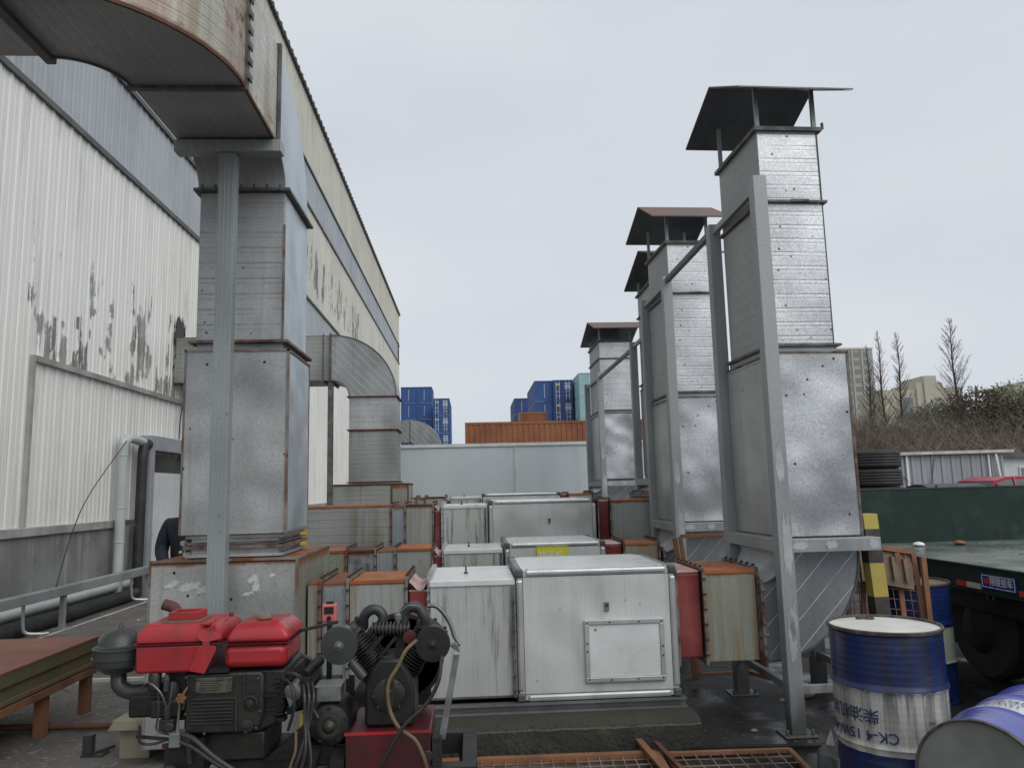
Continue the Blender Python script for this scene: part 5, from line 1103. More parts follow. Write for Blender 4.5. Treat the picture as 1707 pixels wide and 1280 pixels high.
# ================================================================== CONTAINERS
def container_proto(lab, L, mat, loc, ends='doors', alongY=True):
    """container with its door end towards the viewer; long axis Y (or X)"""
    x, y, z = loc; W_, H = 2.44, 2.57
    t = thing('shipping_container', lab, 'container', loc, 'shipping containers stacked beyond the yard')
    def cg(u0, u1, fixed, axis, d=.03, p=.28):
        pr = []; u = u0
        while u < u1-.05:
            for du, dd in ((0, 0), (.07, 0), (.10, d), (.20, d), (.23, 0)):
                pr.append((min(u+du, u1), dd))
            u += p
        pr.append((u1, 0)); n = len(pr); g = G()
        if axis == 'y': g.v = [(fixed+dd, u, z+.12) for u, dd in pr]+[(fixed+dd, u, z+H-.12) for u, dd in pr]
        else: g.v = [(u, fixed+dd, z+.12) for u, dd in pr]+[(u, fixed+dd, z+H-.12) for u, dd in pr]
        g.f = [(i, i+1, n+i+1, n+i) for i in range(n-1)]; return g
    if alongY: x0, x1, y0, y1 = x, x+W_, y, y+L
    else: x0, x1, y0, y1 = x, x+L, y, y+W_
    gs = G()
    for gq in ((cg(y0, y1, x0+.02, 'y'), cg(y0, y1, x1-.05, 'y')) if alongY else (cg(x0, x1, y0+.02, 'x'), cg(x0, x1, y1-.05, 'x'))): gs.add(gq.v, gq.f)
    part(gs, 'side_wall', mat, t)
    g = G()
    for a in (x0, x1-.1):
        for b_ in (y0, y1-.1): g.box(a, a+.1, b_, b_+.1, z, z+H)
    for zz in (z, z+H-.12):
        g.box(x0+.1, x1-.1, y0, y0+.08, zz+.001, zz+.12); g.box(x0+.1, x1-.1, y1-.08, y1, zz+.001, zz+.12); g.box(x0, x0+.08, y0+.1, y1-.1, zz+.001, zz+.12); g.box(x1-.08, x1, y0+.1, y1-.1, zz+.001, zz+.12)
    part(g, 'frame', mat, t)
    g = G(); g.box(x0+.08, x1-.08, y0+.08, y1-.08, z+H-.06, z+H-.03); part(g, 'roof', mat, t)
    if alongY:
        g = G(); g.box(x0+.1, x1-.1, y0+.05, y0+.08, z+.12, z+H-.12); e = part(g, 'door' if ends == 'doors' else 'end_wall', mat, t)
        if ends == 'doors':
            g = G()
            for q in (.35, .75, 1.6, 2.0): g.box(x0+q, x0+q+.04, y0, y0+.045, z+.15, z+H-.15)
            for zz in (.6, 1.1, 1.9): g.box(x0+.3, x0+.85, y0+.01, y0+.046, z+zz, z+zz+.04); g.box(x0+1.55, x0+2.1, y0+.01, y0+.046, z+zz, z+zz+.04)
            for zz in (1.45, 1.62, 1.79, 2.1): g.box(x0+1.45, x0+2.2, y0+.035, y0+.048, z+zz, z+zz+.07)
            part(g, 'lock_rod', white_paint, e)
            g = G(); g.box(x0+.35, x0+.85, y0+.03, y0+.049, z+2.0, z+2.12); part(g, 'door_plate', yellow_sign, e)
        else:
            g = G(); g.box(x0+W_/2-.02, x0+W_/2+.02, y0+.02, y0+.048, z+.4, z+H-.4); part(g, 'end_mark', white_paint, e)
    else:
        g = G(); g.box(x0+.05, x0+.08, y0+.1, y1-.1, z+.12, z+H-.12); part(g, 'end_wall', mat, t)
    return t
# left: two blue stacks
Hc = 2.59
ORD = ['first', 'second', 'third', 'fourth', 'fifth', 'sixth', 'seventh', 'eighth']
def cstack(px, py, tops, n, L, mat, ends, labs, hid):
    o = container_proto(labs[0], L, mat, (px, py, tops-Hc), ends)
    for k in range(1, n):
        dup(o, (px, py, tops-Hc*(k+1)), labs[k] if k < len(labs) else hid+', '+ORD[k]+' from the top')
cstack(-11.0, 120, 18.20, 7, 6.1, cont_blue, 'blank', ['topmost blue container of the left stack, beside the warehouse corner', 'second blue container from the top in the left stack', 'third blue container from the top in the left stack'], 'hidden blue container beside the warehouse corner')
cstack(-8.54, 120, 18.20, 7, 6.1, cont_blue, 'blank', ['topmost blue container right of the left pair, over the duct elbow', 'blue container directly under the topmost right-hand one of the left stack', 'blue container third from the top above the small duct elbow'], 'hidden blue container below the small duct elbow')
cstack(-5.55, 112, 15.33, 6, 12.2, cont_blue, 'doors', ['topmost door-end blue container in the left group', 'second door-end blue container from the top in the left group', 'third door-end blue container from the top in the left group'], 'door-end blue container hidden low in the left group')
# right group
cstack(6.98+3.2, 92, 14.92, 6, 12.2, cont_navy, 'doors', ['topmost navy container with white lock rods, right group', 'navy door-end container second from the top, right group', 'navy door-end container third from the top, right group'], 'navy container hidden low in the right group')
cstack(6.98+.95, 92.5, 14.92, 6, 12.2, cont_blue, 'blank', ['topmost blue container left of the navy door ends', 'second blue container left of the navy door ends', 'third blue container left of the navy door ends'], 'blue container hidden low left of the navy ones')
cstack(7.1, 122, 16.33, 6, 12.2, cont_navy, 'blank', ['farthest small-looking navy container, leftmost of the right group', 'navy container under the farthest leftmost one'], 'hidden navy container far back in the right group')
cstack(12.85, 88, 15.15, 6, 12.2, cont_cyan, 'blank', ['topmost pale cyan container beside the farthest exhaust stack', 'pale cyan container second from the top beside the farthest exhaust stack', 'pale cyan container third from the top'], 'pale cyan container hidden low')
rc = container_proto('long rust brown container lying across the back above the panel wall', 12.2, cont_rust, (-.30, 39, 5.15-Hc), 'blank', False)
dup(rc, (-.30, 39, 5.15-2*Hc), 'lower rust brown container hidden under the long rusty one')
r3 = container_proto('short rusty container end standing behind the long rust brown one', 6.06, cont_rust, (3.9, 60, 7.75-Hc), 'blank', False)
for k in (1, 2): dup(r3, (3.9, 60, 7.75-Hc*(k+1)), 'rusty container hidden under the short rusty one, '+ORD[k]+' from the top').scale = (.36, 1, 1)
r3.scale = (.36, 1, 1)

# ================================================================== PERSON
def skin_figure(name, joints, edges, radii, root, mat, parent=None, sub=2):
    me = bpy.data.meshes.new(name); names = list(joints); idx = {n: i for i, n in enumerate(names)}
    inv = WM[parent].inverted() if parent else Matrix()
    me.from_pydata([inv @ Vector(joints[n]) for n in names], [(idx[a], idx[b_]) for a, b_ in edges], [])
    me.materials.append(mat); o = bpy.data.objects.new(name, me); col.objects.link(o)
    if parent: o.parent = parent
    sk = o.modifiers.new('skin', 'SKIN'); ly = me.skin_vertices[0] if me.skin_vertices else None
    if ly is None:
        bpy.context.view_layer.objects.active = o
        import bmesh
        bm = bmesh.new(); bm.from_mesh(me); bm.verts.layers.skin.verify(); bm.to_mesh(me); bm.free(); ly = me.skin_vertices[0]
    for n in names:
        r = radii[n]; ly.data[idx[n]].radius = (r, r) if not isinstance(r, tuple) else r
        ly.data[idx[n]].use_root = (n == root)
    s = o.modifiers.new('sub', 'SUBSURF'); s.levels = s.render_levels = sub
    sk.use_smooth_shade = True; sk.branch_smoothing = .5
    WM[o] = WM[parent].copy() if parent else Matrix()
    return o
PX, PY = -2.90, 8.0
pr = thing('person', 'person in a dark navy jacket standing behind the near left duct, mostly hidden', 'person', (PX, PY, 0))
def J(x, y, z): return (PX+x, PY+y, z)
jn = {'pel': J(0, 0, .95), 'wa': J(0, 0, 1.08), 'ch': J(.0, .02, 1.30), 'nk0': J(.02, .02, 1.45), 'nk': J(.03, .0, 1.53), 'hd0': J(.04, -.02, 1.60), 'hd': J(.05, -.02, 1.68)}
rd = {'pel': (.16, .11), 'wa': (.15, .10), 'ch': (.175, .12), 'nk0': (.10, .07), 'nk': .055, 'hd0': .08, 'hd': .085}
ed = [('pel', 'wa'), ('wa', 'ch'), ('ch', 'nk0'), ('nk0', 'nk'), ('nk', 'hd0'), ('hd0', 'hd')]
for s, n in ((-1, 'l'), (1, 'r')):
    jn.update({n+'sh': J(s*.19, .02, 1.40), n+'el': J(s*.25, .0, 1.13), n+'wr': J(s*.14, -.20, 1.0), n+'hp': J(s*.09, 0, .90), n+'kn': J(s*.11, -.02, .50), n+'an': J(s*.12, .02, .10), n+'to': J(s*.13, -.15, .045), n+'pm': J(s*.09, -.24, .97)})
    rd.update({n+'sh': .068, n+'el': .05, n+'wr': .034, n+'hp': .085, n+'kn': .06, n+'an': .042, n+'to': .04, n+'pm': (.036, .018)})
    ed += [('ch', n+'sh'), (n+'sh', n+'el'), (n+'el', n+'wr'), (n+'wr', n+'pm'), ('pel', n+'hp'), (n+'hp', n+'kn'), (n+'kn', n+'an'), (n+'an', n+'to')]
    for f in range(5):
        q = n+'f%d' % f; off = (f-1.5)*.017 if f < 4 else s*-.03; ln = (.062, .072, .068, .055, .04)[f]; y_ = -.25 if f < 4 else -.22
        jn[q] = J(s*.08+off, y_-.02, .96); jn[q+'e'] = J(s*.07+off*1.1, y_-.02-ln*.6, .95-ln*.6); rd[q] = .009; rd[q+'e'] = .007; ed += [(n+'pm', q), (q, q+'e')]
body = skin_figure('body', jn, ed, rd, 'pel', skin_m, pr)
jk = {k: v for k, v in jn.items() if k in ('pel', 'wa', 'ch', 'nk0', 'lsh', 'lel', 'lwr', 'rsh', 'rel', 'rwr')}
jr = {k: (tuple(q+.022 for q in rd[k]) if isinstance(rd[k], tuple) else rd[k]+.022) for k in jk}
skin_figure('jacket', jk, [e for e in ed if e[0] in jk and e[1] in jk], jr, 'pel', jacket_m, pr)
tk = {k: v for k, v in jn.items() if k in ('pel', 'lhp', 'lkn', 'lan', 'rhp', 'rkn', 'ran')}
trr = {k: (tuple(q+.012 for q in rd[k]) if isinstance(rd[k], tuple) else rd[k]+.016) for k in tk}
skin_figure('trousers', tk, [e for e in ed if e[0] in tk and e[1] in tk], trr, 'pel', jacket_m, pr)
g = G(); g.lathe([(.001, .12), (.06, .105), (.092, .05), (.10, 0), (.096, -.06), (.05, -.10)], (PX+.05, PY+.0, 1.68), (0, .25, 1), 20); part(g, 'hair', hair_m, pr, 0, 60)

# ================================================================== ENGINE SKID
sk = thing('machine_skid', 'dark steel skid frame carrying the red engine and the compressor', 'skid frame', (-.8, 3.8, 0))
g = G()
g.bar((-1.42, 3.58, .40), (.0, 3.58, .40), .07, .10); g.bar((-1.42, 4.06, .40), (.0, 4.06, .40), .07, .10)
for x in (-1.38, -.62, -.03): g.bar((x, 3.60, .40), (x, 4.05, .40), .07, .095)
part(g, 'frame_rail', iron_dark, sk, .004)
for x in (-1.36, -.05):
    for y in (3.60, 4.04):
        g = G(); g.box(x-.035, x+.035, y-.03, y+.03, 0, .35); part(g, 'leg', iron_dark, sk)
g = G(); g.prism([(-1.37, 3.60, .45), (-1.20, 3.60, .45), (-1.20, 3.60, .595), (-1.37, 3.60, .575)], (0, .12, 0)); g.prism([(-.98, 3.66, .45), (-.82, 3.66, .45), (-.66, 3.66, .69), (-.70, 3.66, .71), (-.80, 3.66, .60)], (0, .05, 0)); g.prism([(-.78, 3.55, .45), (-.70, 3.55, .45), (-.69, 3.80, .56), (-.75, 3.80, .56)], (0, .0, .04)); g.prism([(-.64, 3.55, .45), (-.58, 3.55, .45), (-.585, 3.80, .56), (-.635, 3.80, .56)], (0, 0, .04)); g.box(-1.1, -.62, 3.62, 4.05, .45, .475); part(g, 'motor_mount', iron_dark, sk)
g = G(); g.box(-1.375, -1.30, 3.585, 3.598, .565, .582); part(g, 'red_edge', red_dark, sk)
g = G(); g.box(-1.335, -1.285, 3.55, 3.62, .575, .635); ct = part(g, 'throttle_box', alu_cast, sk, .004)
g = G(); g.tube([(-1.31, 3.585, .635), (-1.31, 3.585, .67), (-1.305, 3.585, .76)], [.008, .006, .005], 8); part(g, 'throttle_rod', alu_cast, ct)
g = G(); g.lathe([(.035, 0), (.035, .015), (.015, .02), (.012, .03)], (-1.325, 3.56, .47), (0, -1, 0), 18); part(g, 'knob', iron, sk)
for dz, e in ((0, 0), (-.035, .015)):
    g = G(); g.tube(bez([(-1.285, 3.56, .63+dz), (-1.22, 3.53, .615+dz), (-1.13, 3.50, .555+dz*.6), (-1.02, 3.48, .49+dz*.3), (-.93, 3.5, .43)], 6), .0115, 8); part(g, 'black_hose', olive_iron, sk, 0, 60)
g = G(); g.tube(bez([(-.99, 3.49, .475), (-.91, 3.5, .445), (-.86, 3.52, .42)], 4), .02, 8); part(g, 'cable_sleeve', black_plastic, sk, 0, 60)

plate_m = M('greasy nameplate', (.12, .115, .09), (.06, .058, .045), .5, .3, 14, None, None, None, 0, 0, ((.04, .035, .025), .7))
en = thing('diesel_engine', 'red single cylinder diesel engine with two tanks and a round air cleaner', 'engine', (-1.2, 3.8, .45))
g = G(); g.prism([(-1.30, 3.64, .60), (-.98, 3.64, .60), (-.90, 3.64, .63), (-.86, 3.64, .70), (-.86, 3.64, .87), (-1.30, 3.64, .87)], (0, .38, 0)); g.box(-1.28, -.95, 3.66, 3.98, .475, .60); part(g, 'crankcase', iron, en, .012, 40)
g = G(); g.prism([(-1.295, 3.61, .612), (-1.00, 3.61, .605), (-.958, 3.61, .64), (-.945, 3.61, .70), (-.95, 3.61, .855), (-.965, 3.61, .868), (-1.295, 3.61, .868)], (0, .028, 0)); cv = part(g, 'side_cover', iron, en, .012, 40)
g = G()
for k in range(7): g.bar((-1.262, 3.605, .745-k*.0145), (-1.075, 3.605, .745-k*.0145), .012, .0045)
g.bar((-1.262, 3.605, .762), (-1.068, 3.605, .762), .012, .006); g.bar((-1.062, 3.605, .62), (-1.066, 3.605, .765), .012, .006, (1, 0, 0)); g.bar((-1.03, 3.605, .86), (-1.03, 3.605, .775), .012, .005, (1, 0, 0)); part(g, 'cooling_rib', olive_iron, cv)
g = G(); g.box(-1.245, -1.085, 3.602, 3.609, .785, .852); npl = part(g, 'nameplate', plate_m, cv, .001)
g = G()
for r_ in range(5): g.box(-1.225, -1.12+random.uniform(-.03, 0), 3.6005, 3.6015, .797+r_*.010, .800+r_*.010)
part(g, 'plate_rows', iron, npl)
g = G()
for (x, z) in ((-1.236, .845), (-1.236, .792), (-1.094, .845), (-1.094, .792), (-1.05, .858), (-.97, .84), (-.96, .70), (-1.02, .615), (-1.2, .615), (-1.285, .62), (-1.285, .70), (-.975, .63), (-1.285, .855)): g.lathe([(.007, 0), (.007, .005), (.004, .007)], (x, 3.602, z), (0, -1, 0), 8)
part(g, 'bolt', olive_iron, cv)
g = G(); g.lathe([(.034, 0), (.034, .010), (.026, .012), (.025, .006), (.019, .006), (.018, .022), (.008, .024)], (-1.003, 3.61, .737), (0, -1, 0), 28); part(g, 'filler_cap', iron, cv, 0, 40)
g = G(); g.lathe([(.026, 0), (.026, .014), (.018, .016)], (-1.012, 3.61, .642), (0, -1, 0), 24); g.bar((-1.03, 3.588, .642), (-.994, 3.588, .646), .012, .008); part(g, 'drain_cover', iron, cv, 0, 40)
g = G()
for k in range(4):
    z0_, z1_ = .66+k*.05, .70+k*.05
    g.box(-.86, -.835, 3.68, 3.95, z0_, z1_)
part(g, 'end_plate', iron_dark, en)
g = G(); g.box(-1.56, -1.40, 3.66, 3.92, .675, .775); g.box(-1.40, -1.30, 3.65, 3.95, .66, .88); g.box(-1.54, -1.42, 3.70, 3.9, .775, .80); g.box(-1.45, -1.31, 3.62, 3.68, .68, .76); g.lathe([(.04, 0), (.045, .06), (.03, .10)], (-1.365, 3.66, .74), (0, 0, 1), 14); hd = part(g, 'cylinder_head', iron_dark, en, .012, 40)
g = G(); g.tube(bez([(-1.345, 3.60, .84), (-1.345, 3.58, .76), (-1.36, 3.59, .68), (-1.33, 3.6, .63)], 5), .005, 6); g.tube(bez([(-1.41, 3.6, .83), (-1.40, 3.6, .72), (-1.405, 3.6, .64), (-1.34, 3.6, .615)], 5), .005, 6); g.lathe([(.014, 0), (.014, .05), (.008, .07)], (-1.375, 3.61, .80), (0, 0, 1), 10); part(g, 'fuel_pipe', olive_iron, hd)
g = G()
for k in range(6):
    a = 2*math.pi*k/6; g.lathe([(.0065, 0), (.0065, .014)], (-1.292+.016*math.cos(a), 3.572, .778+.016*math.sin(a)), (0, -1, 0), 8)
g.lathe([(.015, 0), (.015, .01), (.005, .012)], (-1.292, 3.575, .778), (0, -1, 0), 12); g.tube([(-1.292, 3.57, .778), (-1.292, 3.60, .75), (-1.30, 3.61, .72)], .006, 6); g.tube([(-1.292, 3.59, .79), (-1.278, 3.60, .815)], .005, 6); part(g, 'drain_tap', brass, en, 0, 50)
g = G(); g.lathe([(.02, 0), (.028, .005), (.028, .07), (.02, .08)], (-1.43, 3.62, .80), (0, 0, 1), 16); g.lathe([(.012, 0), (.016, .004), (.016, .02)], (-1.43, 3.62, .88), (0, 0, 1), 10); part(g, 'fuel_filter', iron_dark, en, 0, 40)
g = G(); g.box(-1.40, -1.335, 3.60, 3.66, .625, .68); g.lathe([(.018, 0), (.018, .05), (.01, .06)], (-1.37, 3.62, .68), (0, 0, 1), 12); g.lathe([(.02, 0), (.02, .03)], (-1.345, 3.60, .655), (0, -1, 0), 12); part(g, 'injection_pump', iron, en, .004, 40)
g = G(); g.tube(bez([(-1.37, 3.61, .73), (-1.39, 3.585, .80), (-1.45, 3.60, .84), (-1.50, 3.64, .80)], 5), .0045, 6); part(g, 'injector_pipe', alu_cast, en, 0, 60)
g = G(); g.bar((-1.29, 3.60, .59), (-1.50, 3.62, .61), .012, .012); g.tube(bez([(-1.48, 3.6, .66), (-1.47, 3.58, .60), (-1.42, 3.585, .585), (-1.36, 3.58, .60)], 5), .006, 6); g.bar((-1.27, 3.59, .60), (-1.25, 3.57, .50), .02, .01); part(g, 'control_linkage', iron, en, 0, 60)
g = G(); g.lathe([(.11, 0), (.135, .004), (.135, .045), (.11, .05)], (-.90, 4.0, .72), (0, 1, 0), 36); part(g, 'flywheel', iron_dark, en, 0, 40)
g = G(); random.seed(9)
for k in range(16): g.box(-.94+random.uniform(-.02, .09), -.90+random.uniform(0, .07), 3.60+random.uniform(0, .05), 3.70, .82-.012*k, .828-.012*k)
part(g, 'cooling_fin', iron_dark, en)
g = G(); g.tube(bez([(-.86, 3.62, .86), (-.80, 3.60, .85), (-.76, 3.62, .80), (-.74, 3.62, .72), (-.70, 3.6, .66)], 5), .009, 6); g.tube(bez([(-.85, 3.61, .83), (-.81, 3.57, .80), (-.80, 3.56, .72), (-.83, 3.58, .62)], 5), .007, 6); part(g, 'oil_hose', black_plastic, en, 0, 60)
# air cleaner
AX, AY = -1.632, 3.72
g = G(); g.lathe([(.03, -.005), (.065, .0), (.082, .02), (.108, .032), (.112, .045), (.112, .062), (.118, .064), (.118, .070), (.112, .072), (.112, .10), (.116, .103), (.116, .112), (.098, .118)], (AX, AY, .868), seg=44); ac = part(g, 'air_cleaner', olive_iron, en, 0, 30)
g = G(); g.lathe([(.100, .114), (.104, .118), (.094, .124), (.082, .150), (.062, .176), (.035, .190), (.012, .195), (.010, .200), (.006, .215), (.001, .217)], (AX, AY, .868), seg=44); part(g, 'cleaner_dome', olive_iron, ac, 0, 30)
g = G(); g.tube(bez([(AX+.0, AY, .878), (AX+.0, AY, .84), (AX+.012, AY-.01, .805), (AX+.055, AY-.015, .782), (AX+.11, AY-.02, .782), (AX+.21, AY-.03, .785)], 6), .034, 18); part(g, 'intake_elbow', olive_iron, en, 0, 50)
# tanks
def chamf_tank(g, x0, x1, y0, y1, z0, z1, ins, zc):
    pr0 = [(x0, y0), (x1, y0), (x1, y1), (x0, y1)]; pr1 = [(x0+ins, y0+ins), (x1-ins, y0+ins), (x1-ins, y1-ins), (x0+ins, y1-ins)]
    g.add([(a, b_, z0) for a, b_ in pr0]+[(a, b_, zc) for a, b_ in pr0]+[(a, b_, z1) for a, b_ in pr1], [(3, 2, 1, 0), (8, 9, 10, 11)]+[(k, (k+1) % 4, (k+1) % 4+4, k+4) for k in range(4)]+[(k+4, (k+1) % 4+4, (k+1) % 4+8, k+8) for k in range(4)])
g = G(); g.box(-1.515, -1.205, 3.60, 3.92, .876, 1.0); tk1 = part(g, 'water_tank', red_paint, en, .014, 40)
g = G(); chamf_tank(g, -1.512, -1.14, 3.60, 3.93, 1.006, 1.085, .030, 1.045); part(g, 'tank_cover', red_paint, tk1, .006, 40)
g = G(); g.box(-1.526, -1.137, 3.590, 3.935, 1.0, 1.005); part(g, 'tank_seam', red_dark, tk1)
g = G(); g.box(-1.425, -1.25, 3.66, 3.82, 1.085, 1.092); hp_ = part(g, 'filler_gasket', wood_m, tk1)
g = G(); x0, x1, y0, y1 = -1.405, -1.268, 3.68, 3.80
for a in ((x0, x1, y0, y0+.012), (x0, x1, y1-.012, y1), (x0, x0+.012, y0+.012, y1-.012), (x1-.012, x1, y0+.012, y1-.012)): g.box(*a, 1.092, 1.128)
g.box(x0+.012, x1-.012, y0+.012, y1-.012, 1.092, 1.116); part(g, 'filler_box', red_faded2 if False else red_paint, hp_, .003)
g = G(); g.prism([(-1.20, 3.594, 1.065), (-1.165, 3.594, 1.085), (-1.155, 3.594, 1.06), (-1.17, 3.594, 1.01), (-1.20, 3.594, 1.01)], (0, -.004, 0))
g.prism([(-1.268, 3.584, .888), (-1.20, 3.582, .874), (-1.152, 3.584, .975), (-1.156, 3.585, .99), (-1.182, 3.588, .994), (-1.184, 3.588, 1.01), (-1.135, 3.59, 1.022), (-1.128, 3.598, 1.066), (-1.232, 3.598, 1.062), (-1.240, 3.59, 1.028), (-1.212, 3.588, 1.008), (-1.214, 3.586, .992), (-1.232, 3.585, .985)], (0, -.006, 0)); g.box(-1.23, -1.19, 3.59, 3.70, 1.080, 1.090); part(g, 'bent_flap', red_paint, tk1, .0015)
g = G(); g.lathe([(.012, 0), (.010, .012), (.006, .02), (.001, .022)], (-1.155, 3.80, 1.085), seg=10); part(g, 'stud', red_dark, tk1)
g = G(); chamf_tank(g, -1.128, -.846, 3.60, 3.92, .885, .99, .0, .95); tk2 = part(g, 'fuel_tank', red_paint, en, .03, 50)
g = G(); chamf_tank(g, -1.118, -.840, 3.60, 3.93, .995, 1.075, .045, 1.025); part(g, 'tank_cover', red_paint, tk2, .015, 50)
g = G(); g.box(-1.138, -.834, 3.592, 3.938, .990, .9945); part(g, 'tank_seam', red_dark, tk2)
g = G(); g.lathe([(.022, 0), (.022, .006), (.034, .008), (.034, .016), (.027, .022), (.001, .024)], (-.985, 3.74, 1.072), seg=20); part(g, 'fuel_cap', wood_m, tk2, 0, 40)
g = G(); g.tube(bez([(-1.42, 3.88, .85), (-1.445, 3.9, 1.0), (-1.45, 3.92, 1.07), (-1.47, 3.92, 1.115), (-1.52, 3.92, 1.135)], 5), .027, 14, False); g.tube(bez([(-1.42, 3.88, .85), (-1.445, 3.9, 1.0), (-1.45, 3.92, 1.07), (-1.47, 3.92, 1.115), (-1.521, 3.92, 1.135)], 5), .023, 14, False); part(g, 'exhaust_pipe', rust_dark, en, 0, 50)
g = G(); g.prism([(-1.235, 3.60, .872), (-1.10, 3.60, .872), (-1.10, 3.60, .89), (-1.235, 3.60, .89)], (0, .3, 0)); part(g, 'tank_bracket', iron_dark, en)
# starter
g = G(); g.tube([(-.815, 3.62, .775), (-.765, 3.80, .82)], .037, 20); stt = part(g, 'starter_motor', alu_cast, en, .003, 40)
g = G(); c0 = Vector((-.815, 3.618, .775)); dn = Vector((-.24, -.93, -.23)).normalized()
g.lathe([(.040, 0), (.041, .012), (.030, .020), (.014, .022), (.013, .028), (.001, .03)], c0, dn, 24); g.prism([c0+Vector((-.03, 0, -.02)), c0+Vector((.01, 0, -.036)), c0+Vector((-.015, 0, -.066))], (0, -.012, 0)); part(g, 'end_cap', alu_cast, stt, 0, 40)
g = G(); g.tube([(-.775, 3.66, .835), (-.735, 3.80, .87)], .024, 14); g.box(-.79, -.75, 3.62, 3.70, .80, .83); part(g, 'solenoid', iron_dark, stt, .002, 40)
g = G()
for k, (x1_, z1_) in enumerate(((-.74, .55), (-.715, .50), (-.77, .52))): g.tube(bez([(-.775+.02*k, 3.62, .81), (-.755+.02*k, 3.56, .76), (-.75+.01*k, 3.55, .66), (x1_, 3.52, z1_), (x1_-.03, 3.52, .44)], 5), .0075, 6)
part(g, 'wiring', black_plastic, stt)
g = G(); g.tube(bez([(-.79, 3.56, .62), (-.785, 3.53, .55), (-.80, 3.52, .50), (-.81, 3.52, .46)], 5), .006, 6); solo(g, 'cable', hose_m, 'yellowish cable hanging between the engine and the dynamo', 'cable', (-.79, 3.54, .45))
g = G(); g.box(-.80, -.775, 3.68, 3.70, .575, .665); g.box(-.80, -.70, 3.68, 3.72, .565, .575); solo(g, 'brass_gauge', yellow_paint, 'small yellowish bracket between the engine and the dynamo', 'bracket', (-.79, 3.7, .57))
g = G(); g.box(-.835, -.60, 3.92, 3.93, 1.0, 1.012)
g = G(); g.bar((-.838, 3.85, 1.0), (-.66, 3.85, 1.035), .02, .014); solo(g, 'drive_belt', black_plastic, 'upper run of the black drive belt from the engine to the compressor', 'belt', (-.75, 3.85, 1.0), .002)
g = G(); g.bar((-.838, 3.85, .70), (-.60, 3.9, .62), .02, .014); solo(g, 'drive_belt', black_plastic, 'lower run of the black drive belt behind the starter', 'belt', (-.75, 3.87, .6))

# ================================================================== DYNAMO
dy = thing('dynamo', 'round black dynamo with a grey terminal box between engine and compressor', 'dynamo', (-.66, 3.8, .45))
g = G(); g.lathe([(.02, 0), (.06, 0), (.085, .012), (.094, .03), (.096, .05), (.09, .25), (.06, .28)], (-.655, 3.60, .625), (0, 1, 0), 40); db_ = part(g, 'housing', iron_dark, dy, 0, 35)
g = G(); g.lathe([(.055, 0), (.056, .006), (.045, .010), (.03, .006), (.022, .014), (.012, .022), (.001, .024)], (-.655, 3.60, .622), (0, -1, 0), 30)
for k in range(5):
    a = R(20+k*72); g.lathe([(.012, 0), (.010, .005)], (-.655+.07*math.cos(a), 3.608, .625+.07*math.sin(a)), (0, -1, 0), 10)
part(g, 'end_cover', iron, db_, 0, 40)
g = G(); g.box(-.715, -.605, 3.61, 3.72, .725, .79); tb_ = part(g, 'terminal_box', alu_cast, dy, .006)
g = G(); g.box(-.719, -.601, 3.605, 3.725, .79, .797); part(g, 'lid', lid_grey, tb_)
g = G(); g.box(-.72, -.59, 3.64, 3.84, .46, .535); part(g, 'foot', iron_dark, dy)

# ================================================================== COMPRESSOR
cp = thing('air_compressor', 'greasy black V-twin air compressor on a dark red box', 'compressor', (-.39, 3.8, .3))
g = G(); g.box(-.575, -.20, 3.55, 3.98, .35, .602); bx = part(g, 'base_box', red_dark, cp, .008)
g = G(); g.box(-.578, -.197, 3.547, 3.56, .596, .606); part(g, 'bright_edge', red_paint, bx)
cc = Vector((-.39, 3.72, .76))
g = G(); g.prism([(-.50, 3.62, .606), (-.275, 3.62, .606), (-.275, 3.62, .76), (-.30, 3.62, .84), (-.34, 3.62, .90), (-.43, 3.62, .90), (-.485, 3.62, .84), (-.50, 3.62, .76)], (0, .26, 0)); ck = part(g, 'crankcase', iron_dark, cp, .015, 40)
g = G(); g.lathe([(.075, 0), (.075, .012), (.06, .02), (.05, .022), (.001, .024)], (-.39, 3.62, .745), (0, -1, 0), 30); g.lathe([(.02, 0), (.018, .03), (.012, .034)], (-.385, 3.60, .79), (0, -.4, 1), 12); g.box(-.405, -.365, 3.588, 3.60, .70, .80); g.lathe([(.014, 0), (.012, .01)], (-.385, 3.588, .765), (0, -1, 0), 12); part(g, 'oil_cover', iron, ck, .003, 40)
g = G()
for k in range(8):
    a = 2*math.pi*k/8; g.lathe([(.007, 0), (.006, .008)], (-.39+.067*math.cos(a), 3.607, .745+.067*math.sin(a)), (0, -1, 0), 8)
part(g, 'bolt', olive_iron, ck)
heads = []
for s in (-1, 1):
    d = Vector((s*math.sin(R(38)), 0, math.cos(R(38)))); o0 = Vector((-.39+s*.045, 3.74, .82)); pf = [(.045, 0)]
    for k in range(13):
        h = .02+k*.0145; pf += [(.048, h), (.074+.004*math.sin(k), h+.001), (.074+.004*math.sin(k), h+.006), (.048, h+.007)]
    g = G(); g.lathe(pf+[(.05, .215)], o0, d, 28); cy = part(g, 'cylinder', iron, cp, 0, 25)
    g = G(); g.lathe([(.078, .215), (.078, .232), (.070, .236), (.068, .262), (.05, .268)], o0, d, 24)
    a_ = d.orthogonal().normalized(); b_ = d.cross(a_)
    for k in range(6):
        t_ = 2*math.pi*k/6; g.lathe([(.008, .232), (.008, .275)], o0+(a_*math.cos(t_)+b_*math.sin(t_))*.064, d, 8)
    part(g, 'cylinder_head', iron_dark, cy, 0, 35); heads.append(o0+d*.25)
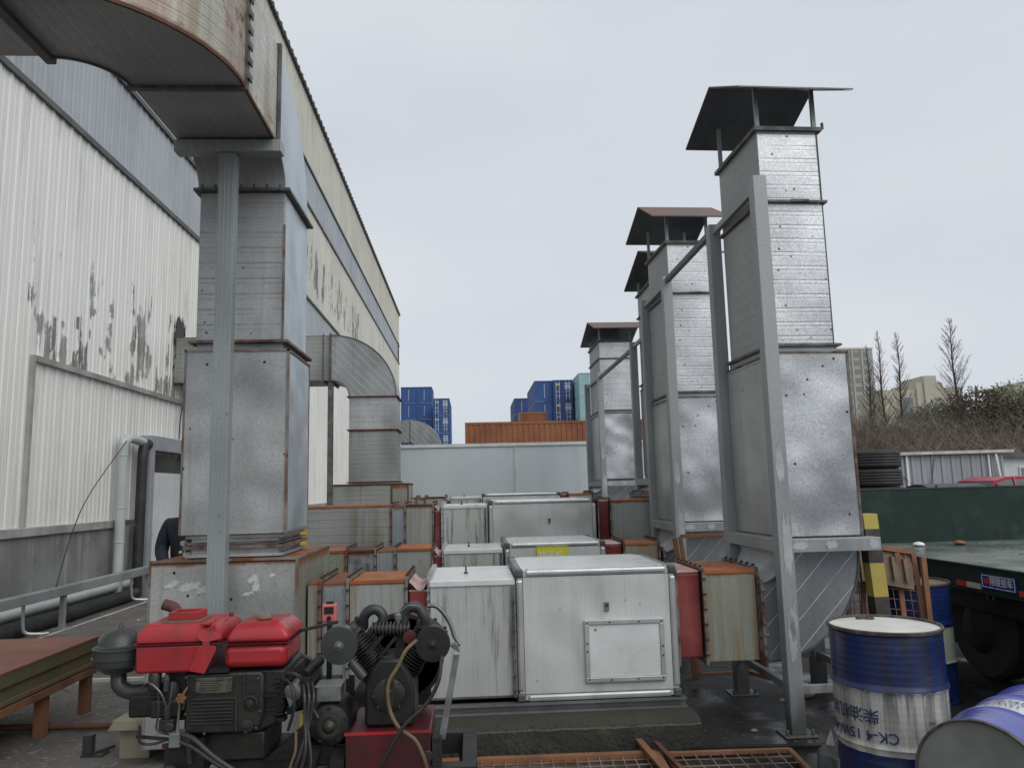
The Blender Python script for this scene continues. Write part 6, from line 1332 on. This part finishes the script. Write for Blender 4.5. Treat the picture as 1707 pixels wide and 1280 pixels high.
for (x, z, r, nm_) in ((-.605, .978, .083, 'l'), (-.188, .970, .079, 'r')):
    g = G(); g.lathe([(.02, -.10), (r*.9, -.095), (r*.95, -.02), (r, -.018), (r, .0), (r*.97, .006), (.02, .008)], (x, 3.56, z), (0, -1, 0), 44); af = part(g, 'air_filter', olive_iron if nm_ == 'l' else iron_dark, cp, 0, 35)
    g = G(); g.lathe([(.022, 0), (.020, .005), (.012, .006), (.011, .014), (.006, .018)], (x, 3.553, z), (0, -1, 0), 16); part(g, 'wing_nut', alu_cast if nm_ == 'l' else iron, af)
    hx = heads[0] if nm_ == 'l' else heads[1]
    g = G(); g.tube([(x, 3.62, z), ((x+hx.x)/2, 3.68, (z+hx.z)/2), hx], .03, 14); part(g, 'inlet_pipe', iron, af, 0, 50)
g = G(); g.tube([(-.56, 3.60, .90), (-.50, 3.60, .83)], .022, 12); part(g, 'breather_tube', olive_iron, cp, 0, 50)
for s, pts in (('a', [(-.52, 3.72, 1.03), (-.515, 3.70, 1.075), (-.49, 3.69, 1.105), (-.455, 3.69, 1.11), (-.428, 3.69, 1.085), (-.425, 3.69, 1.05)]), ('b', [(-.33, 3.69, 1.03), (-.325, 3.69, 1.085), (-.30, 3.69, 1.115), (-.26, 3.70, 1.11), (-.235, 3.70, 1.07), (-.225, 3.71, 1.03)])):
    g = G(); g.tube(bez(pts, 6), .024, 16); part(g, 'discharge_bend', olive_iron, cp, 0, 50)
g = G(); pf = []
for k in range(11): pf += [(.018, .0+k*.0165), (.031, .003+k*.0165), (.031, .009+k*.0165), (.018, .012+k*.0165)]
g.lathe(pf, (-.475, 3.66, 1.030), (1, 0, -.04), 22); part(g, 'intercooler', olive_iron, cp, 0, 25)
g = G(); g.bar((-.50, 3.66, .92), (-.42, 3.66, 1.0), .02, .016); g.bar((-.44, 3.66, .90), (-.36, 3.66, .99), .02, .014); g.prism([(-.37, 3.68, .90), (-.33, 3.68, .90), (-.315, 3.68, 1.02), (-.36, 3.68, 1.02)], (0, .05, 0)); part(g, 'brace', iron_dark, cp)
g = G(); g.lathe([(.014, 0), (.018, .01), (.018, .028), (.01, .034)], (-.352, 3.66, 1.06), (0, 0, 1), 14); g.tube([(-.352, 3.66, 1.02), (-.352, 3.66, 1.06)], .009, 8); g.tube(bez([(-.34, 3.66, 1.10), (-.31, 3.66, 1.125), (-.28, 3.67, 1.125)], 4), .003, 6); part(g, 'safety_valve', alu_cast, cp, 0, 40)
# flywheel behind
FC = (-.37, 3.98, .83); g = G(); g.lathe([(.195, 0), (.215, .002), (.215, .012), (.208, .018), (.215, .024), (.215, .045), (.195, .047), (.195, 0)], FC, (0, 1, 0), 60)
for k in range(5):
    a = R(20+k*72); g.bar((FC[0]+.03*math.cos(a), 4.0, FC[2]+.03*math.sin(a)), (FC[0]+.2*math.cos(a), 4.0, FC[2]+.2*math.sin(a)), .05, .02, (0, 1, 0))
g.lathe([(.045, 0), (.045, .05)], FC, (0, 1, 0), 20); part(g, 'flywheel', iron_dark, cp, 0, 35)
g = G(); gp = [(-.235, 4.0, 1.075), (-.19, 4.0, 1.07), (-.15, 4.0, 1.03), (-.12, 4.0, .98), (-.10, 4.0, .92), (-.07, 4.0, .875)]
g.tube(bez(gp, 5), .011, 8); g.prism([(-.135, 3.9, .90), (-.085, 3.9, .90), (-.072, 3.9, .86), (-.10, 3.9, .875)], (0, .05, 0)); part(g, 'guard_rod', alu_cast, cp, 0, 50)
g = G()
for k in range(5): g.tube([(-.093+k*.005, 3.66, .90), (-.165+k*.006, 3.60, .55)], .004, 6)
part(g, 'conduit_bundle', alu_cast, cp)
g = G(); g.lathe([(.03, 0), (.03, .008), (.01, .01)], (-.295, 3.62, .995), (0, -1, 0), 20); part(g, 'red_cap', red_dark, cp)
g = G(); g.tube(bez([(-.255, 3.50, 1.0), (-.30, 3.47, .965), (-.335, 3.46, .90), (-.375, 3.45, .83), (-.37, 3.45, .73), (-.33, 3.44, .655), (-.26, 3.44, .60), (-.225, 3.44, .53), (-.21, 3.46, .47)], 6), .0085, 8); solo(g, 'air_hose', hose_m, 'brown air hose curving down across the compressor front', 'hose', (-.3, 3.46, .5), 0, 60)
g = G(); g.tube(bez([(-.145, 3.50, .93), (-.16, 3.46, .83), (-.215, 3.45, .74), (-.30, 3.43, .67), (-.355, 3.42, .59), (-.41, 3.42, .49), (-.46, 3.42, .40)], 6), .0085, 8); solo(g, 'air_hose', iron, 'grey air hose crossing behind the brown one down the red box', 'hose', (-.3, 3.45, .45), 0, 60)
g = G(); g.box(-.195, -.155, 3.56, 3.66, .43, .57); g.lathe([(.024, 0), (.026, .004), (.022, .008)], (-.215, 3.545, .50), (0, -1, 0), 16); part(g, 'pressure_switch', iron, cp, .004)
g = G(); g.box(-.69, -.618, 4.05, 4.09, 1.07, 1.14)
ctl = thing('control_box', 'small pinkish red controller with a dark display behind the left air filter', 'controller', (-.70, 4.0, 1.0))
g = G(); g.box(-.764, -.692, 3.98, 4.02, 1.015, 1.10); part(g, 'case', pink_plastic, ctl, .006)
g = G(); g.box(-.752, -.706, 3.975, 3.982, 1.055, 1.088); part(g, 'display', iron_dark, ctl)
g = G(); g.box(-.745, -.71, 3.99, 4.01, 1.10, 1.112); g.lathe([(.012, 0), (.011, .008)], (-.728, 3.98, 1.032), (0, -1, 0), 12); part(g, 'knob', iron_dark, ctl)
g = G(); g.bar((-.728, 4.0, .46), (-.728, 4.0, 1.015), .025, .02); part(g, 'stand', iron_dark, ctl)
